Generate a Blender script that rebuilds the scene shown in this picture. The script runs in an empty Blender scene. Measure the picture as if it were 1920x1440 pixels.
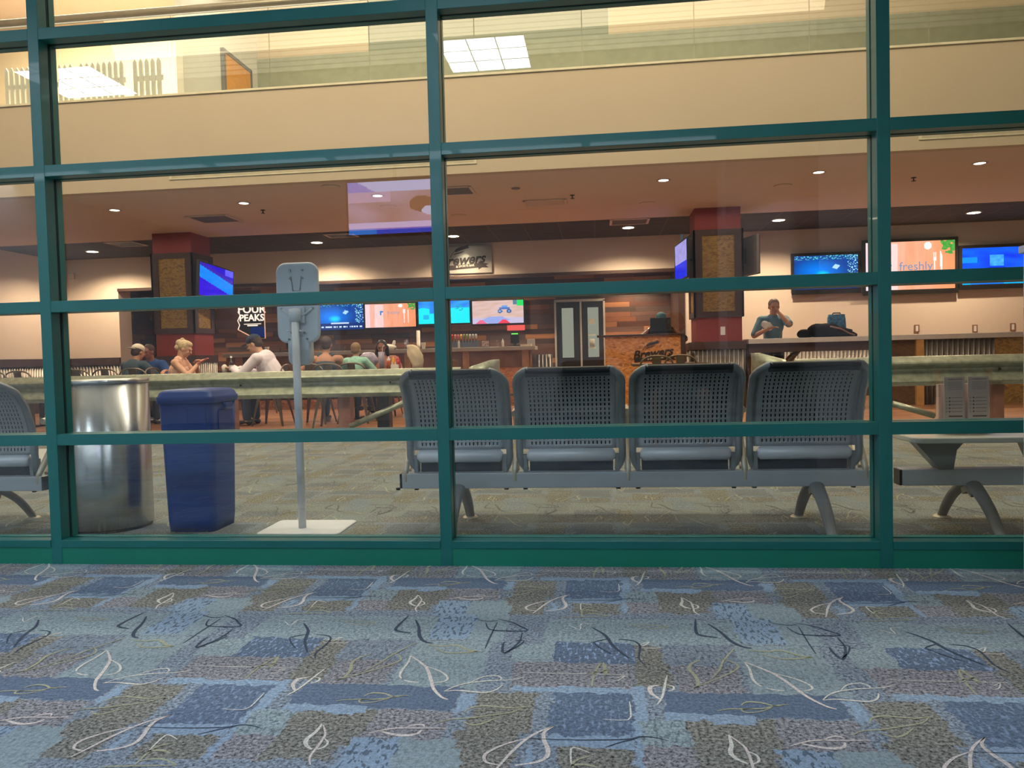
import bpy, bmesh, math, random
from mathutils import Vector, Matrix, noise
from math import sin, cos, pi, radians as rad, sqrt, atan2

C = bpy.context.scene.collection
scene = bpy.context.scene
random.seed(7)

# ------------------------------------------------------------------ camera
CAM_H = 0.9056
YAW, PITCH, ROLL = -0.1112, -0.0364, -0.0252
fwd = Vector((sin(YAW) * cos(PITCH), cos(YAW) * cos(PITCH), sin(PITCH)))
rt0 = Vector((cos(YAW), -sin(YAW), 0)); up0 = rt0.cross(fwd)
RT = rt0 * cos(ROLL) + up0 * sin(ROLL); UP = up0 * cos(ROLL) - rt0 * sin(ROLL)
CP = Vector((0, 0, CAM_H))
cd = bpy.data.cameras.new('camera'); cam = bpy.data.objects.new('camera', cd); C.objects.link(cam)
cd.sensor_width = 36; cd.lens = 1443 / 1920 * 36; cd.clip_start = 0.05; cd.clip_end = 200
m = Matrix((RT, UP, -fwd)).transposed().to_4x4(); m.translation = CP; cam.matrix_world = m
scene.camera = cam

def at(px, py, Y):
    """where the sight line of a photo pixel meets the vertical plane y = Y"""
    d = fwd * 1443 + RT * (px - 960) - UP * (py - 720)
    return CP + d * (Y / d.y)
def atz(px, py, Z=0.0):
    d = fwd * 1443 + RT * (px - 960) - UP * (py - 720)
    return CP + d * ((Z - CAM_H) / d.z)

# ------------------------------------------------------------------ world, exposure, big lights
w = bpy.data.worlds.new('world'); scene.world = w; w.use_nodes = True
w.node_tree.nodes['Background'].inputs[0].default_value = (0.55, 0.6, 0.7, 1)
w.node_tree.nodes['Background'].inputs[1].default_value = 0.12
vs = scene.view_settings
vs.view_transform = 'Standard'; vs.look = 'None'; vs.gamma = 1.0; vs.exposure = 0.0; vs.use_curve_mapping = False
cy = scene.cycles
cy.max_bounces = 7; cy.diffuse_bounces = 4; cy.glossy_bounces = 4; cy.transmission_bounces = 4
cy.transparent_max_bounces = 16; cy.sample_clamp_indirect = 4.0; cy.sample_clamp_direct = 0
cy.caustics_reflective = False; cy.caustics_refractive = False
cy.use_denoising = True

def area(name, loc, size, power, color, rot=(0, 0, 0), sizey=None, spread=None):
    l = bpy.data.lights.new(name, 'AREA'); l.energy = power; l.color = color
    l.shape = 'RECTANGLE'; l.size = size; l.size_y = sizey or size
    if spread: l.spread = spread
    o = bpy.data.objects.new(name, l); o.location = loc; o.rotation_euler = rot; C.objects.link(o); return o
def spot(name, loc, power, color, angle=110, blend=0.6, size=0.06, rot=(0, 0, 0)):
    l = bpy.data.lights.new(name, 'SPOT'); l.energy = power; l.color = color
    l.spot_size = rad(angle); l.spot_blend = blend; l.shadow_soft_size = size
    o = bpy.data.objects.new(name, l); o.location = loc; o.rotation_euler = rot; C.objects.link(o); return o

WARM = (1.0, 0.72, 0.48)
TROFFER_STRENGTH = 21.0
area('hall_light', (-2.5, 5.2, 7.6), 13, 470, (1.0, 0.79, 0.50), rot=(rad(62), 0, 0), sizey=2)
area('mezzanine_light', (-3.0, 10.9, 6.9), 14, 170, (1.0, 0.90, 0.70), sizey=1.0)
area('facade_light', (-1.5, 6.0, 8.2), 14, 420, (1.0, 0.95, 0.85), rot=(rad(-70), 0, 0), sizey=.6)  # added light that brightens the louvres so their stripes show in the railing
area('mezzanine_corner_light', (-8.6, 12.6, 7.6), 4.0, 520, (1.0, 0.86, 0.62), sizey=1.2)
DOWN_BACK, DOWN_FRONT = 250, 90      # watts of the two rows of restaurant downlights
# added soft fill under the soffit, with no ceiling fitting behind it
area('dining_fill_light', (-2.0, 11.0, 3.05), 14, 85, (1.0, 0.82, 0.66), sizey=2.4)

# ------------------------------------------------------------------ materials
MATS = {}
def newmat(name):
    mt = bpy.data.materials.new(name); mt.use_nodes = True
    nt = mt.node_tree; nt.nodes.clear()
    out = nt.nodes.new('ShaderNodeOutputMaterial')
    return mt, nt, out
def N(nt, t, **kw):
    n = nt.nodes.new(t)
    for k, v in kw.items(): setattr(n, k, v)
    return n
def L(nt, a, b): nt.links.new(a, b)

def mat(name, col, rough=0.5, metal=0.0, var=0.08, scale=8.0, bump=0.0, bscale=60.0, spec=None, stretch=None, coat=0.0, aniso=0):
    """a painted or plain surface: base colour with a little procedural variation and optional bump"""
    if name in MATS: return MATS[name]
    mt, nt, out = newmat(name)
    p = N(nt, 'ShaderNodeBsdfPrincipled'); L(nt, p.outputs[0], out.inputs[0])
    tc = N(nt, 'ShaderNodeTexCoord'); no = N(nt, 'ShaderNodeTexNoise')
    src = tc.outputs['Object']
    if stretch:
        mp = N(nt, 'ShaderNodeMapping'); mp.inputs['Scale'].default_value = stretch
        L(nt, src, mp.inputs[0]); src = mp.outputs[0]
    L(nt, src, no.inputs['Vector']); no.inputs['Scale'].default_value = scale; no.inputs['Detail'].default_value = 4
    hs = N(nt, 'ShaderNodeHueSaturation'); hs.inputs['Color'].default_value = (*col, 1)
    mr = N(nt, 'ShaderNodeMapRange'); mr.inputs[3].default_value = 1 - var; mr.inputs[4].default_value = 1 + var
    mr.inputs[1].default_value = 0.3; mr.inputs[2].default_value = 0.7
    L(nt, no.outputs[0], mr.inputs[0]); L(nt, mr.outputs[0], hs.inputs['Value']); L(nt, hs.outputs[0], p.inputs['Base Color'])
    p.inputs['Roughness'].default_value = rough; p.inputs['Metallic'].default_value = metal
    if spec is not None: p.inputs['Specular IOR Level'].default_value = spec
    if coat: p.inputs['Coat Weight'].default_value = coat
    if aniso:
        p.inputs['Anisotropic'].default_value = aniso
    if bump:
        n2 = N(nt, 'ShaderNodeTexNoise'); n2.inputs['Scale'].default_value = bscale; L(nt, src, n2.inputs['Vector'])
        b = N(nt, 'ShaderNodeBump'); b.inputs['Strength'].default_value = bump; b.inputs['Distance'].default_value = 0.01
        L(nt, n2.outputs[0], b.inputs['Height']); L(nt, b.outputs[0], p.inputs['Normal'])
    MATS[name] = mt
    return mt

def emit(name, col, strength):
    if name in MATS: return MATS[name]
    mt, nt, out = newmat(name)
    e = N(nt, 'ShaderNodeEmission'); e.inputs[0].default_value = (*col, 1); e.inputs[1].default_value = strength
    L(nt, e.outputs[0], out.inputs[0]); MATS[name] = mt; return mt

def screen_mat(name, strength):
    if name in MATS: return MATS[name]
    mt, nt, out = newmat(name)
    e = N(nt, 'ShaderNodeEmission'); e.inputs[1].default_value = strength
    a = N(nt, 'ShaderNodeAttribute'); a.attribute_name = 'pic'; L(nt, a.outputs['Color'], e.inputs[0])
    g = N(nt, 'ShaderNodeBsdfGlossy'); g.inputs['Roughness'].default_value = 0.1; g.inputs[0].default_value = (.03, .03, .03, 1)
    ad = N(nt, 'ShaderNodeAddShader'); L(nt, e.outputs[0], ad.inputs[0]); L(nt, g.outputs[0], ad.inputs[1])
    L(nt, ad.outputs[0], out.inputs[0]); MATS[name] = mt; return mt

def glass_mat(name, tint=(0.93, 0.97, 0.95), gain=1.9, rough=0.0):
    """architectural pane: clear straight-through light plus the mirror reflection of both faces"""
    if name in MATS: return MATS[name]
    mt, nt, out = newmat(name)
    tr = N(nt, 'ShaderNodeBsdfTransparent'); tr.inputs[0].default_value = (*tint, 1)
    cl = N(nt, 'ShaderNodeBsdfTransparent'); cl.inputs[0].default_value = (1, 1, 1, 1)
    gl = N(nt, 'ShaderNodeBsdfGlossy'); gl.inputs['Roughness'].default_value = rough
    fr = N(nt, 'ShaderNodeFresnel'); fr.inputs[0].default_value = 1.5
    mu = N(nt, 'ShaderNodeMath', operation='MULTIPLY', use_clamp=True); mu.inputs[1].default_value = gain
    L(nt, fr.outputs[0], mu.inputs[0])
    m1 = N(nt, 'ShaderNodeMixShader'); L(nt, mu.outputs[0], m1.inputs[0]); L(nt, tr.outputs[0], m1.inputs[1]); L(nt, gl.outputs[0], m1.inputs[2])
    ge = N(nt, 'ShaderNodeNewGeometry'); m2 = N(nt, 'ShaderNodeMixShader')
    L(nt, ge.outputs['Backfacing'], m2.inputs[0]); L(nt, m1.outputs[0], m2.inputs[1]); L(nt, cl.outputs[0], m2.inputs[2])
    L(nt, m2.outputs[0], out.inputs[0]); MATS[name] = mt; return mt

def osb_mat(name, cols, scale=9.0):
    """oriented strand board: overlapping flakes of differing tone"""
    mt, nt, out = newmat(name)
    p = N(nt, 'ShaderNodeBsdfPrincipled'); L(nt, p.outputs[0], out.inputs[0]); p.inputs['Roughness'].default_value = 0.6
    g = N(nt, 'ShaderNodeNewGeometry')
    nz = N(nt, 'ShaderNodeTexNoise'); nz.inputs['Scale'].default_value = 6; L(nt, g.outputs['Position'], nz.inputs['Vector'])
    mx = N(nt, 'ShaderNodeMix', data_type='RGBA', blend_type='ADD'); mx.inputs[0].default_value = 0.12
    L(nt, g.outputs['Position'], mx.inputs[6]); L(nt, nz.outputs[1], mx.inputs[7])
    mp = N(nt, 'ShaderNodeMapping'); mp.inputs['Scale'].default_value = (1.6, 1.6, 3.4); L(nt, mx.outputs[2], mp.inputs[0])
    v = N(nt, 'ShaderNodeTexVoronoi'); v.inputs['Scale'].default_value = scale; L(nt, mp.outputs[0], v.inputs['Vector'])
    se = N(nt, 'ShaderNodeSeparateColor'); L(nt, v.outputs['Color'], se.inputs[0])
    r = N(nt, 'ShaderNodeValToRGB'); r.color_ramp.elements[0].color = (*cols[0], 1); r.color_ramp.elements[1].color = (*cols[-1], 1)
    for i, c in enumerate(cols[1:-1]):
        e = r.color_ramp.elements.new((i + 1) / (len(cols) - 1)); e.color = (*c, 1)
    L(nt, se.outputs[0], r.inputs[0]); L(nt, r.outputs[0], p.inputs['Base Color'])
    MATS[name] = mt; return mt

def plank_mat(name, cols, axis='x', h=0.11, length=0.9, rough=0.55, dark=1.0):
    """boards in staggered rows, each board its own tone, with grain; rows run along x (wall) or on the floor"""
    mt, nt, out = newmat(name)
    p = N(nt, 'ShaderNodeBsdfPrincipled'); L(nt, p.outputs[0], out.inputs[0]); p.inputs['Roughness'].default_value = rough
    g = N(nt, 'ShaderNodeNewGeometry'); s = N(nt, 'ShaderNodeSeparateXYZ'); L(nt, g.outputs['Position'], s.inputs[0])
    def M(op, a, b=None):
        n = N(nt, 'ShaderNodeMath', operation=op)
        for i, q in enumerate((a, b)):
            if q is None: continue
            if isinstance(q, (int, float)): n.inputs[i].default_value = q
            else: L(nt, q, n.inputs[i])
        return n.outputs[0]
    along = {'x': s.outputs[0], 'y': s.outputs[1], 'floor': s.outputs[0]}[axis]
    across = s.outputs[1] if axis == 'floor' else s.outputs[2]
    row = M('FLOOR', M('DIVIDE', across, h))
    wn = N(nt, 'ShaderNodeTexWhiteNoise', noise_dimensions='1D'); L(nt, row, wn.inputs['W'])
    u = M('ADD', M('DIVIDE', along, length), M('MULTIPLY', wn.outputs[0], 7.3))
    col = M('FLOOR', u)
    wn2 = N(nt, 'ShaderNodeTexWhiteNoise', noise_dimensions='2D')
    cb = N(nt, 'ShaderNodeCombineXYZ'); L(nt, row, cb.inputs[0]); L(nt, col, cb.inputs[1]); L(nt, cb.outputs[0], wn2.inputs['Vector'])
    r = N(nt, 'ShaderNodeValToRGB'); r.color_ramp.interpolation = 'CONSTANT'
    r.color_ramp.elements[0].color = (*cols[0], 1); r.color_ramp.elements[1].color = (*cols[-1], 1); r.color_ramp.elements[1].position = (len(cols) - 1) / len(cols)
    for i, c in enumerate(cols[1:-1]):
        e = r.color_ramp.elements.new((i + 1) / len(cols)); e.color = (*c, 1)
    L(nt, wn2.outputs[0], r.inputs[0])
    mp = N(nt, 'ShaderNodeMapping'); mp.inputs['Scale'].default_value = {'x': (1.5, 20, 22), 'y': (20, 1.5, 22), 'floor': (1.5, 22, 20)}[axis]
    L(nt, g.outputs['Position'], mp.inputs[0])
    nz = N(nt, 'ShaderNodeTexNoise'); nz.inputs['Scale'].default_value = 1.3; nz.inputs['Detail'].default_value = 6; L(nt, mp.outputs[0], nz.inputs['Vector'])
    fr = M('FRACT', M('DIVIDE', across, h)); fu = M('FRACT', u)
    gap = M('MULTIPLY', M('GREATER_THAN', fr, 0.05), M('GREATER_THAN', fu, 0.008))
    val = M('MULTIPLY', M('ADD', M('MULTIPLY', nz.outputs[0], 1.1), 0.42), M('ADD', M('MULTIPLY', gap, 0.75), 0.25))
    hs = N(nt, 'ShaderNodeHueSaturation'); L(nt, r.outputs[0], hs.inputs['Color']); L(nt, M('MULTIPLY', val, dark), hs.inputs['Value'])
    L(nt, hs.outputs[0], p.inputs['Base Color'])
    MATS[name] = mt; return mt

# ------------------------------------------------------------------ mesh builder
class MB:
    def __init__(s): s.v = []; s.f = []; s.m = []; s.sm = []
    def add(s, verts, faces, mi=0, smooth=False):
        o = len(s.v); s.v += [Vector(q) for q in verts]
        for f in faces: s.f.append([i + o for i in f]); s.m.append(mi); s.sm.append(smooth)
        return s
    def box(s, c, d, rot=None, mi=0, taper=1.0):
        c = Vector(c); hx, hy, hz = d[0] / 2, d[1] / 2, d[2] / 2
        vs_ = []
        for z in (-1, 1):
            t = taper if z < 0 else 1.0
            for x, y in ((-1, -1), (1, -1), (1, 1), (-1, 1)): vs_.append(Vector((x * hx * t, y * hy * t, z * hz)))
        if rot is not None: vs_ = [rot @ q for q in vs_]
        return s.add([c + q for q in vs_], [(0, 3, 2, 1), (4, 5, 6, 7), (0, 1, 5, 4), (1, 2, 6, 5), (2, 3, 7, 6), (3, 0, 4, 7)], mi)
    def bb(s, x0, x1, y0, y1, z0, z1, mi=0):
        return s.box(((x0 + x1) / 2, (y0 + y1) / 2, (z0 + z1) / 2), (abs(x1 - x0), abs(y1 - y0), abs(z1 - z0)), mi=mi)
    def tube(s, pts, r, n=10, mi=0, cap=True, flat=None):
        pts = [Vector(q) for q in pts]; rs = r if isinstance(r, (list, tuple)) else [r] * len(pts)
        ref = None; rings = []
        for i, q in enumerate(pts):
            t = (pts[min(i + 1, len(pts) - 1)] - pts[max(i - 1, 0)]).normalized()
            if ref is None:
                ref = Vector((0, 0, 1)) if abs(t.z) < 0.9 else Vector((1, 0, 0))
            a = t.cross(ref).normalized(); b = a.cross(t).normalized(); ref = b
            fx = flat or 1.0
            rings.append([q + (a * cos(2 * pi * k / n) + b * sin(2 * pi * k / n) * fx) * rs[i] for k in range(n)])
        o = []; fs = []
        for R_ in rings: o += R_
        for i in range(len(rings) - 1):
            for k in range(n):
                k2 = (k + 1) % n; fs.append((i * n + k, i * n + k2, (i + 1) * n + k2, (i + 1) * n + k))
        s.add(o, fs, mi, True)
        if cap:
            s.add(rings[0], [tuple(range(n))], mi); s.add(rings[-1], [tuple(reversed(range(n)))], mi)
        return s
    def cyl(s, p0, p1, r0, r1=None, n=20, mi=0): return s.tube([p0, p1], [r0, r0 if r1 is None else r1], n, mi)
    def lathe(s, prof, c=(0, 0, 0), n=32, mi=0, sx=1.0, sy=1.0, smooth=True):
        c = Vector(c); o = []; fs = []
        for r, z in prof:
            for k in range(n): o.append(c + Vector((r * cos(2 * pi * k / n) * sx, r * sin(2 * pi * k / n) * sy, z)))
        for i in range(len(prof) - 1):
            for k in range(n):
                k2 = (k + 1) % n; fs.append((i * n + k, i * n + k2, (i + 1) * n + k2, (i + 1) * n + k))
        return s.add(o, fs, mi, smooth)
    def prism(s, poly, axis, a, b, mi=0, smooth=False):
        """poly: 2D outline; axis x: (y,z) outline swept x=a..b; axis y: (x,z); axis z: (x,y)"""
        def P(q, t):
            return {'x': (t, q[0], q[1]), 'y': (q[0], t, q[1]), 'z': (q[0], q[1], t)}[axis]
        n = len(poly); o = [P(q, a) for q in poly] + [P(q, b) for q in poly]
        s.add(o, [(i, (i + 1) % n, (i + 1) % n + n, i + n) for i in range(n)], mi, smooth)
        s.add(o[:n], [tuple(range(n))], mi); s.add(o[n:], [tuple(reversed(range(n)))], mi)
        return s
    def sphere(s, c, r, mi=0, nu=16, nv=10, rot=None):
        c = Vector(c); r = Vector(r) if not isinstance(r, (int, float)) else Vector((r, r, r)); o = []; fs = []
        for j in range(nv + 1):
            th = pi * j / nv
            for k in range(nu):
                ph = 2 * pi * k / nu
                q = Vector((sin(th) * cos(ph) * r.x, sin(th) * sin(ph) * r.y, cos(th) * r.z))
                if rot is not None: q = rot @ q
                o.append(c + q)
        for j in range(nv):
            for k in range(nu):
                k2 = (k + 1) % nu; fs.append((j * nu + k, (j + 1) * nu + k, (j + 1) * nu + k2, j * nu + k2))
        return s.add(o, fs, mi, True)
    def mesh(s, name, mats):
        me = bpy.data.meshes.new(name); me.from_pydata([tuple(q) for q in s.v], [], s.f)
        for mm in (mats if isinstance(mats, (list, tuple)) else [mats]): me.materials.append(mm)
        me.polygons.foreach_set('material_index', s.m); me.polygons.foreach_set('use_smooth', s.sm)
        me.update(); return me
    def build(s, name, mats, parent=None, loc=None, bevel=0.0, fix=True, mods=None):
        me = s.mesh(name, mats)
        if fix:
            bm = bmesh.new(); bm.from_mesh(me)
            bmesh.ops.remove_doubles(bm, verts=bm.verts, dist=1e-5)
            bmesh.ops.recalc_face_normals(bm, faces=bm.faces); bm.to_mesh(me); bm.free()
        o = bpy.data.objects.new(name, me); C.objects.link(o)
        if parent is not None: o.parent = parent
        if loc is not None: o.location = loc
        if bevel:
            b = o.modifiers.new('bevel', 'BEVEL'); b.width = bevel; b.segments = 2; b.limit_method = 'ANGLE'; b.angle_limit = rad(40)
        return o

def tag(o, label=None, cat=None, group=None, kind=None):
    if label: o['label'] = label
    if cat: o['category'] = cat
    if group: o['group'] = group
    if kind: o['kind'] = kind
    return o
def thing(name, label, cat, loc=(0, 0, 0), rz=0.0, group=None):
    o = bpy.data.objects.new(name, None); C.objects.link(o); o.location = loc; o.rotation_euler = (0, 0, rz)
    o.empty_display_size = 0.1
    return tag(o, label, cat, group)
def kids(o): return [c for c in bpy.data.objects if c.parent == o]
def dup(root, loc, rz=None, label=None, group=None):
    def cp(o, par):
        c = o.copy(); C.objects.link(c); c.parent = par
        for ch in kids(o): cp(ch, c)
        return c
    r = cp(root, None); r.location = loc
    if rz is not None: r.rotation_euler = (0, 0, rz)
    if label: r['label'] = label
    if group: r['group'] = group
    return r
def struct(name, mb, mats, **kw):
    return tag(mb.build(name, mats, **kw), kind='structure')
def text(name, body, size, mt, parent, loc, rot=(pi / 2, 0, 0), depth=0.003, shear=0.0, bold=0.0, align='CENTER', sx=1.0):
    cu = bpy.data.curves.new(name, 'FONT'); cu.body = body; cu.size = size; cu.extrude = depth; cu.shear = shear; cu.offset = bold
    cu.align_x = align; cu.align_y = 'CENTER'; cu.materials.append(mt); cu.resolution_u = 3
    o = bpy.data.objects.new(name, cu); C.objects.link(o); o.parent = parent; o.location = loc; o.rotation_euler = rot
    bpy.context.view_layer.update()
    me = bpy.data.meshes.new_from_object(o.evaluated_get(bpy.context.evaluated_depsgraph_get())); me.materials.clear(); me.materials.append(mt)
    q = bpy.data.objects.new(name, me); C.objects.link(q); q.parent = parent; q.location = loc; q.rotation_euler = rot
    bpy.data.objects.remove(o); q.name = name
    return q

# common materials
M_green = mat('green_paint', (0.007, 0.150, 0.135), 0.38, var=0.06, scale=3, coat=0.1)
M_gasket = mat('black_rubber', (0.012, 0.012, 0.013), 0.6)
M_cream = mat('cream_wall_paint', (0.60, 0.485, 0.36), 0.85, var=0.02, scale=1.2)
M_trimcap = mat('pale_trim_paint', (0.78, 0.70, 0.52), 0.6)
M_soffit = mat('soffit_paint', (0.72, 0.60, 0.50), 0.9, var=0.02, scale=1)
M_plaster = mat('pale_plaster', (0.74, 0.64, 0.54), 0.9, var=0.02, scale=1)
M_white = mat('white_plastic', (0.62, 0.65, 0.70), 0.45, var=0.02)
M_whitepaint = mat('white_paint', (0.8, 0.8, 0.8), 0.6, var=0.02)
M_black = mat('black_plastic', (0.012, 0.012, 0.014), 0.35)
M_darkwood = mat('dark_brown_wood', (0.055, 0.024, 0.014), 0.5, var=0.3, scale=4, stretch=(2, 2, 12))
M_red = mat('brick_red_paint', (0.26, 0.028, 0.016), 0.6, var=0.03)
M_galv = mat('galvanised_steel', (0.38, 0.42, 0.34), 0.42, 0.65, var=0.25, scale=14)
M_corr = mat('corrugated_steel', (0.24, 0.22, 0.20), 0.4, 0.8, var=0.15, scale=3)
M_silver = mat('silver_powder_coat', (0.70, 0.71, 0.76), 0.42, 0.15, var=0.03)
M_perf = mat('grey_perforated_steel', (0.38, 0.395, 0.41), 0.42, 0.4, var=0.04)
M_frame = mat('dark_grey_casting', (0.27, 0.285, 0.295), 0.4, 0.4)
M_cast = mat('bare_cast_aluminium', (0.66, 0.58, 0.45), 0.45, 0.3)
M_gun = mat('gunmetal', (0.06, 0.055, 0.05), 0.35, 0.8)
M_bronze = mat('bronzed_steel', (0.16, 0.12, 0.08), 0.35, 0.8, var=0.2)
M_osb = osb_mat('strand_board', [(0.36, 0.12, 0.025), (0.66, 0.28, 0.08), (0.76, 0.34, 0.11), (0.56, 0.21, 0.05), (0.85, 0.46, 0.18)], 15)
M_osb2 = osb_mat('ochre_strand_board', [(0.16, 0.085, 0.014), (0.30, 0.175, 0.03), (0.36, 0.22, 0.045), (0.22, 0.12, 0.02)], 14)
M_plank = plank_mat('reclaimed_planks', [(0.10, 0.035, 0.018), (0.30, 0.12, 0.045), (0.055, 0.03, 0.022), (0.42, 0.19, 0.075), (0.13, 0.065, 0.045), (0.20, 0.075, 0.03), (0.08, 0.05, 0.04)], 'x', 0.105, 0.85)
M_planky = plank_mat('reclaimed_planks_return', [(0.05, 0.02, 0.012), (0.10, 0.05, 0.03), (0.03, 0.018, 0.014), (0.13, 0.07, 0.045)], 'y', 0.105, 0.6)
M_woodfloor = plank_mat('brown_floor_boards', [(0.36, 0.17, 0.085), (0.30, 0.13, 0.065), (0.42, 0.21, 0.11), (0.33, 0.155, 0.08)], 'floor', 0.15, 1.2, 0.35)
M_glass = glass_mat('window_glass', gain=2.2)
M_rail = glass_mat('railing_glass', (0.90, 0.93, 0.86), 2.4)
M_clear = glass_mat('clear_plastic', (0.95, 0.97, 0.97), 1.5)
M_lamp = emit('warm_lamp', (1.0, 0.84, 0.62), 22)
M_lamp2 = emit('pale_lamp', (1.0, 0.90, 0.74), 6)
M_lampring = mat('lamp_trim', (0.5, 0.42, 0.36), 0.5)

# ------------------------------------------------------------------ carpet
PX, PY = 0.99, 1.03            # the woven pattern repeats every 0.99 x 1.03 m
NAVY = (0.150, 0.200, 0.290); SKY = (0.32, 0.43, 0.56); TEAL = (0.34, 0.42, 0.455)
OLIVE = (0.255, 0.250, 0.225); PURP = (0.300, 0.295, 0.320); SLATE = (0.265, 0.315, 0.38)
# (x-left, y-top, x-right, y-bottom in the photo, colour, speckle strength 0..1, woven dashes 0..1)
BLOCKS = [
    (545, 1330, 700, 1395, OLIVE, 1, 0), (690, 1333, 838, 1388, PURP, 1, 0), (885, 1300, 1000, 1372, OLIVE, 1, 0),
    (838, 1372, 965, 1450, OLIVE, 1, 0), (960, 1243, 1187, 1291, PURP, 1, 0), (1200, 1352, 1296, 1402, TEAL, .4, .7),
    (1200, 1402, 1310, 1450, PURP, 1, 0), (1300, 1358, 1440, 1450, OLIVE, 1, 0), (1045, 1400, 1187, 1450, OLIVE, 1, .2),
    (480, 1156, 770, 1199, TEAL, .4, .3), (770, 1158, 950, 1199, TEAL, .3, .5), (960, 1208, 1036, 1240, TEAL, .4, .3),
    (820, 1136, 892, 1198, SKY, .1, 1), (892, 1134, 950, 1200, TEAL, .1, .3),
    (1187, 1211, 1257, 1288, OLIVE, 1, 0), (1257, 1211, 1345, 1237, TEAL, .5, .2), (1265, 1238, 1388, 1297, PURP, 1, .3),
    (1395, 1214, 1565, 1303, TEAL, .2, .4), (640, 1200, 770, 1236, SLATE, .5, .6),
    (1037, 1206, 1187, 1242, NAVY, .4, -1), (550, 1288, 860, 1323, NAVY, .25, 0), (1030, 1296, 1189, 1381, NAVY, .35, -.5),
    (1189, 1288, 1212, 1352, SKY, .2, 0), (1192, 1352, 1206, 1450, SKY, .3, 0), (960, 1290, 1187, 1296, SKY, .3, 0),
    (1030, 1382, 1187, 1399, SKY, .2, .2), (985, 1398, 1000, 1436, SKY, .1, 0), (530, 1322, 690, 1331, SKY, .2, .2),
    (860, 1300, 884, 1335, SKY, .2, 0), (1340, 1352, 1410, 1358, SKY, .3, 0), (640, 1384, 735, 1450, SKY, .1, 1), (735, 1386, 845, 1450, TEAL, .1, .3),
]
def carpet_material(name='leaf_carpet', mute=0.0, tone=(0, 0, 0)):
    mt, nt, out = newmat(name)
    p = N(nt, 'ShaderNodeBsdfPrincipled'); L(nt, p.outputs[0], out.inputs[0]); p.inputs['Roughness'].default_value = 0.95
    p.inputs['Specular IOR Level'].default_value = 0.15
    g = N(nt, 'ShaderNodeNewGeometry')
    def M(op, a, b=None, c=None):
        n = N(nt, 'ShaderNodeMath', operation=op)
        for i, q in enumerate((a, b, c)):
            if q is None: continue
            if isinstance(q, (int, float)): n.inputs[i].default_value = q
            else: L(nt, q, n.inputs[i])
        return n.outputs[0]
    def V(op, a, b):
        n = N(nt, 'ShaderNodeVectorMath', operation=op)
        for i, q in enumerate((a, b)):
            if isinstance(q, tuple): n.inputs[i].default_value = q
            elif q is not None: L(nt, q, n.inputs[i])
        return n.outputs[0]
    pos = g.outputs['Position']
    nz = N(nt, 'ShaderNodeTexNoise'); nz.inputs['Scale'].default_value = 28; nz.inputs['Detail'].default_value = 3; L(nt, pos, nz.inputs['Vector'])
    jit = V('MULTIPLY', V('SUBTRACT', nz.outputs[1], (0.5, 0.5, 0.5)), (0.05, 0.05, 0))
    q = V('ADD', pos, jit)
    s = N(nt, 'ShaderNodeSeparateXYZ'); L(nt, q, s.inputs[0])
    u = M('FLOORED_MODULO', s.outputs[0], PX); v = M('FLOORED_MODULO', s.outputs[1], PY)
    cb = N(nt, 'ShaderNodeCombineXYZ'); L(nt, u, cb.inputs[0]); L(nt, v, cb.inputs[1])
    uv = cb.outputs[0]
    colour = None; style = None
    for (x0, y0, x1, y1, col, sp, da) in BLOCKS:
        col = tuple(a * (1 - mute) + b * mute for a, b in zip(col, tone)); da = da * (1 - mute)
        a = atz(x0, y1); b = atz(x1, y0); c_ = atz((x0 + x1) / 2, (y0 + y1) / 2)
        # half width of the block where its middle lies
        wl = atz(x0, (y0 + y1) / 2).x; wr = atz(x1, (y0 + y1) / 2).x
        hw, hh = (wr - wl) / 2, (b.y - a.y) / 2
        cx, cyy = (wl + wr) / 2 % PX, (a.y + b.y) / 2 % PY
        for ox in (-PX, 0, PX):
            for oy in (-PY, 0, PY):
                X, Y = cx + ox, cyy + oy
                if X + hw < 0 or X - hw > PX or Y + hh < 0 or Y - hh > PY: continue
                d = V('DIVIDE', V('ABSOLUTE', V('SUBTRACT', uv, (X, Y, 0)), None), (hw, hh, 1))
                se = N(nt, 'ShaderNodeSeparateXYZ'); L(nt, d, se.inputs[0])
                k = M('LESS_THAN', M('MAXIMUM', se.outputs[0], se.outputs[1]), 1.0)
                mx = N(nt, 'ShaderNodeMix', data_type='RGBA'); L(nt, k, mx.inputs[0])
                if colour is None: mx.inputs[6].default_value = (*[a * (1 - mute) + b * mute for a, b in zip(SLATE, tone)], 1)
                else: L(nt, colour, mx.inputs[6])
                mx.inputs[7].default_value = (*col, 1); colour = mx.outputs[2]
                ms = N(nt, 'ShaderNodeMix', data_type='RGBA'); L(nt, k, ms.inputs[0])
                if style is None: ms.inputs[6].default_value = (0.8, 0, 0, 1)
                else: L(nt, style, ms.inputs[6])
                ms.inputs[7].default_value = (sp, max(da, 0), max(-da, 0), 1); style = ms.outputs[2]
    st = N(nt, 'ShaderNodeSeparateColor'); L(nt, style, st.inputs[0])
    # pile speckle: fine light and dark tufts
    n2 = N(nt, 'ShaderNodeTexNoise'); n2.inputs['Scale'].default_value = 105; n2.inputs['Detail'].default_value = 3; n2.inputs['Roughness'].default_value = 0.75; L(nt, pos, n2.inputs['Vector'])
    f = M('SUBTRACT', n2.outputs[0], 0.5)
    amp = M('ADD', M('MULTIPLY', st.outputs[0], 4.2), 1.3)
    val = M('ADD', 1.0, M('MULTIPLY', f, amp))
    # woven dashes
    mp = N(nt, 'ShaderNodeMapping'); mp.inputs['Scale'].default_value = (95, 34, 1); L(nt, pos, mp.inputs[0])
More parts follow.
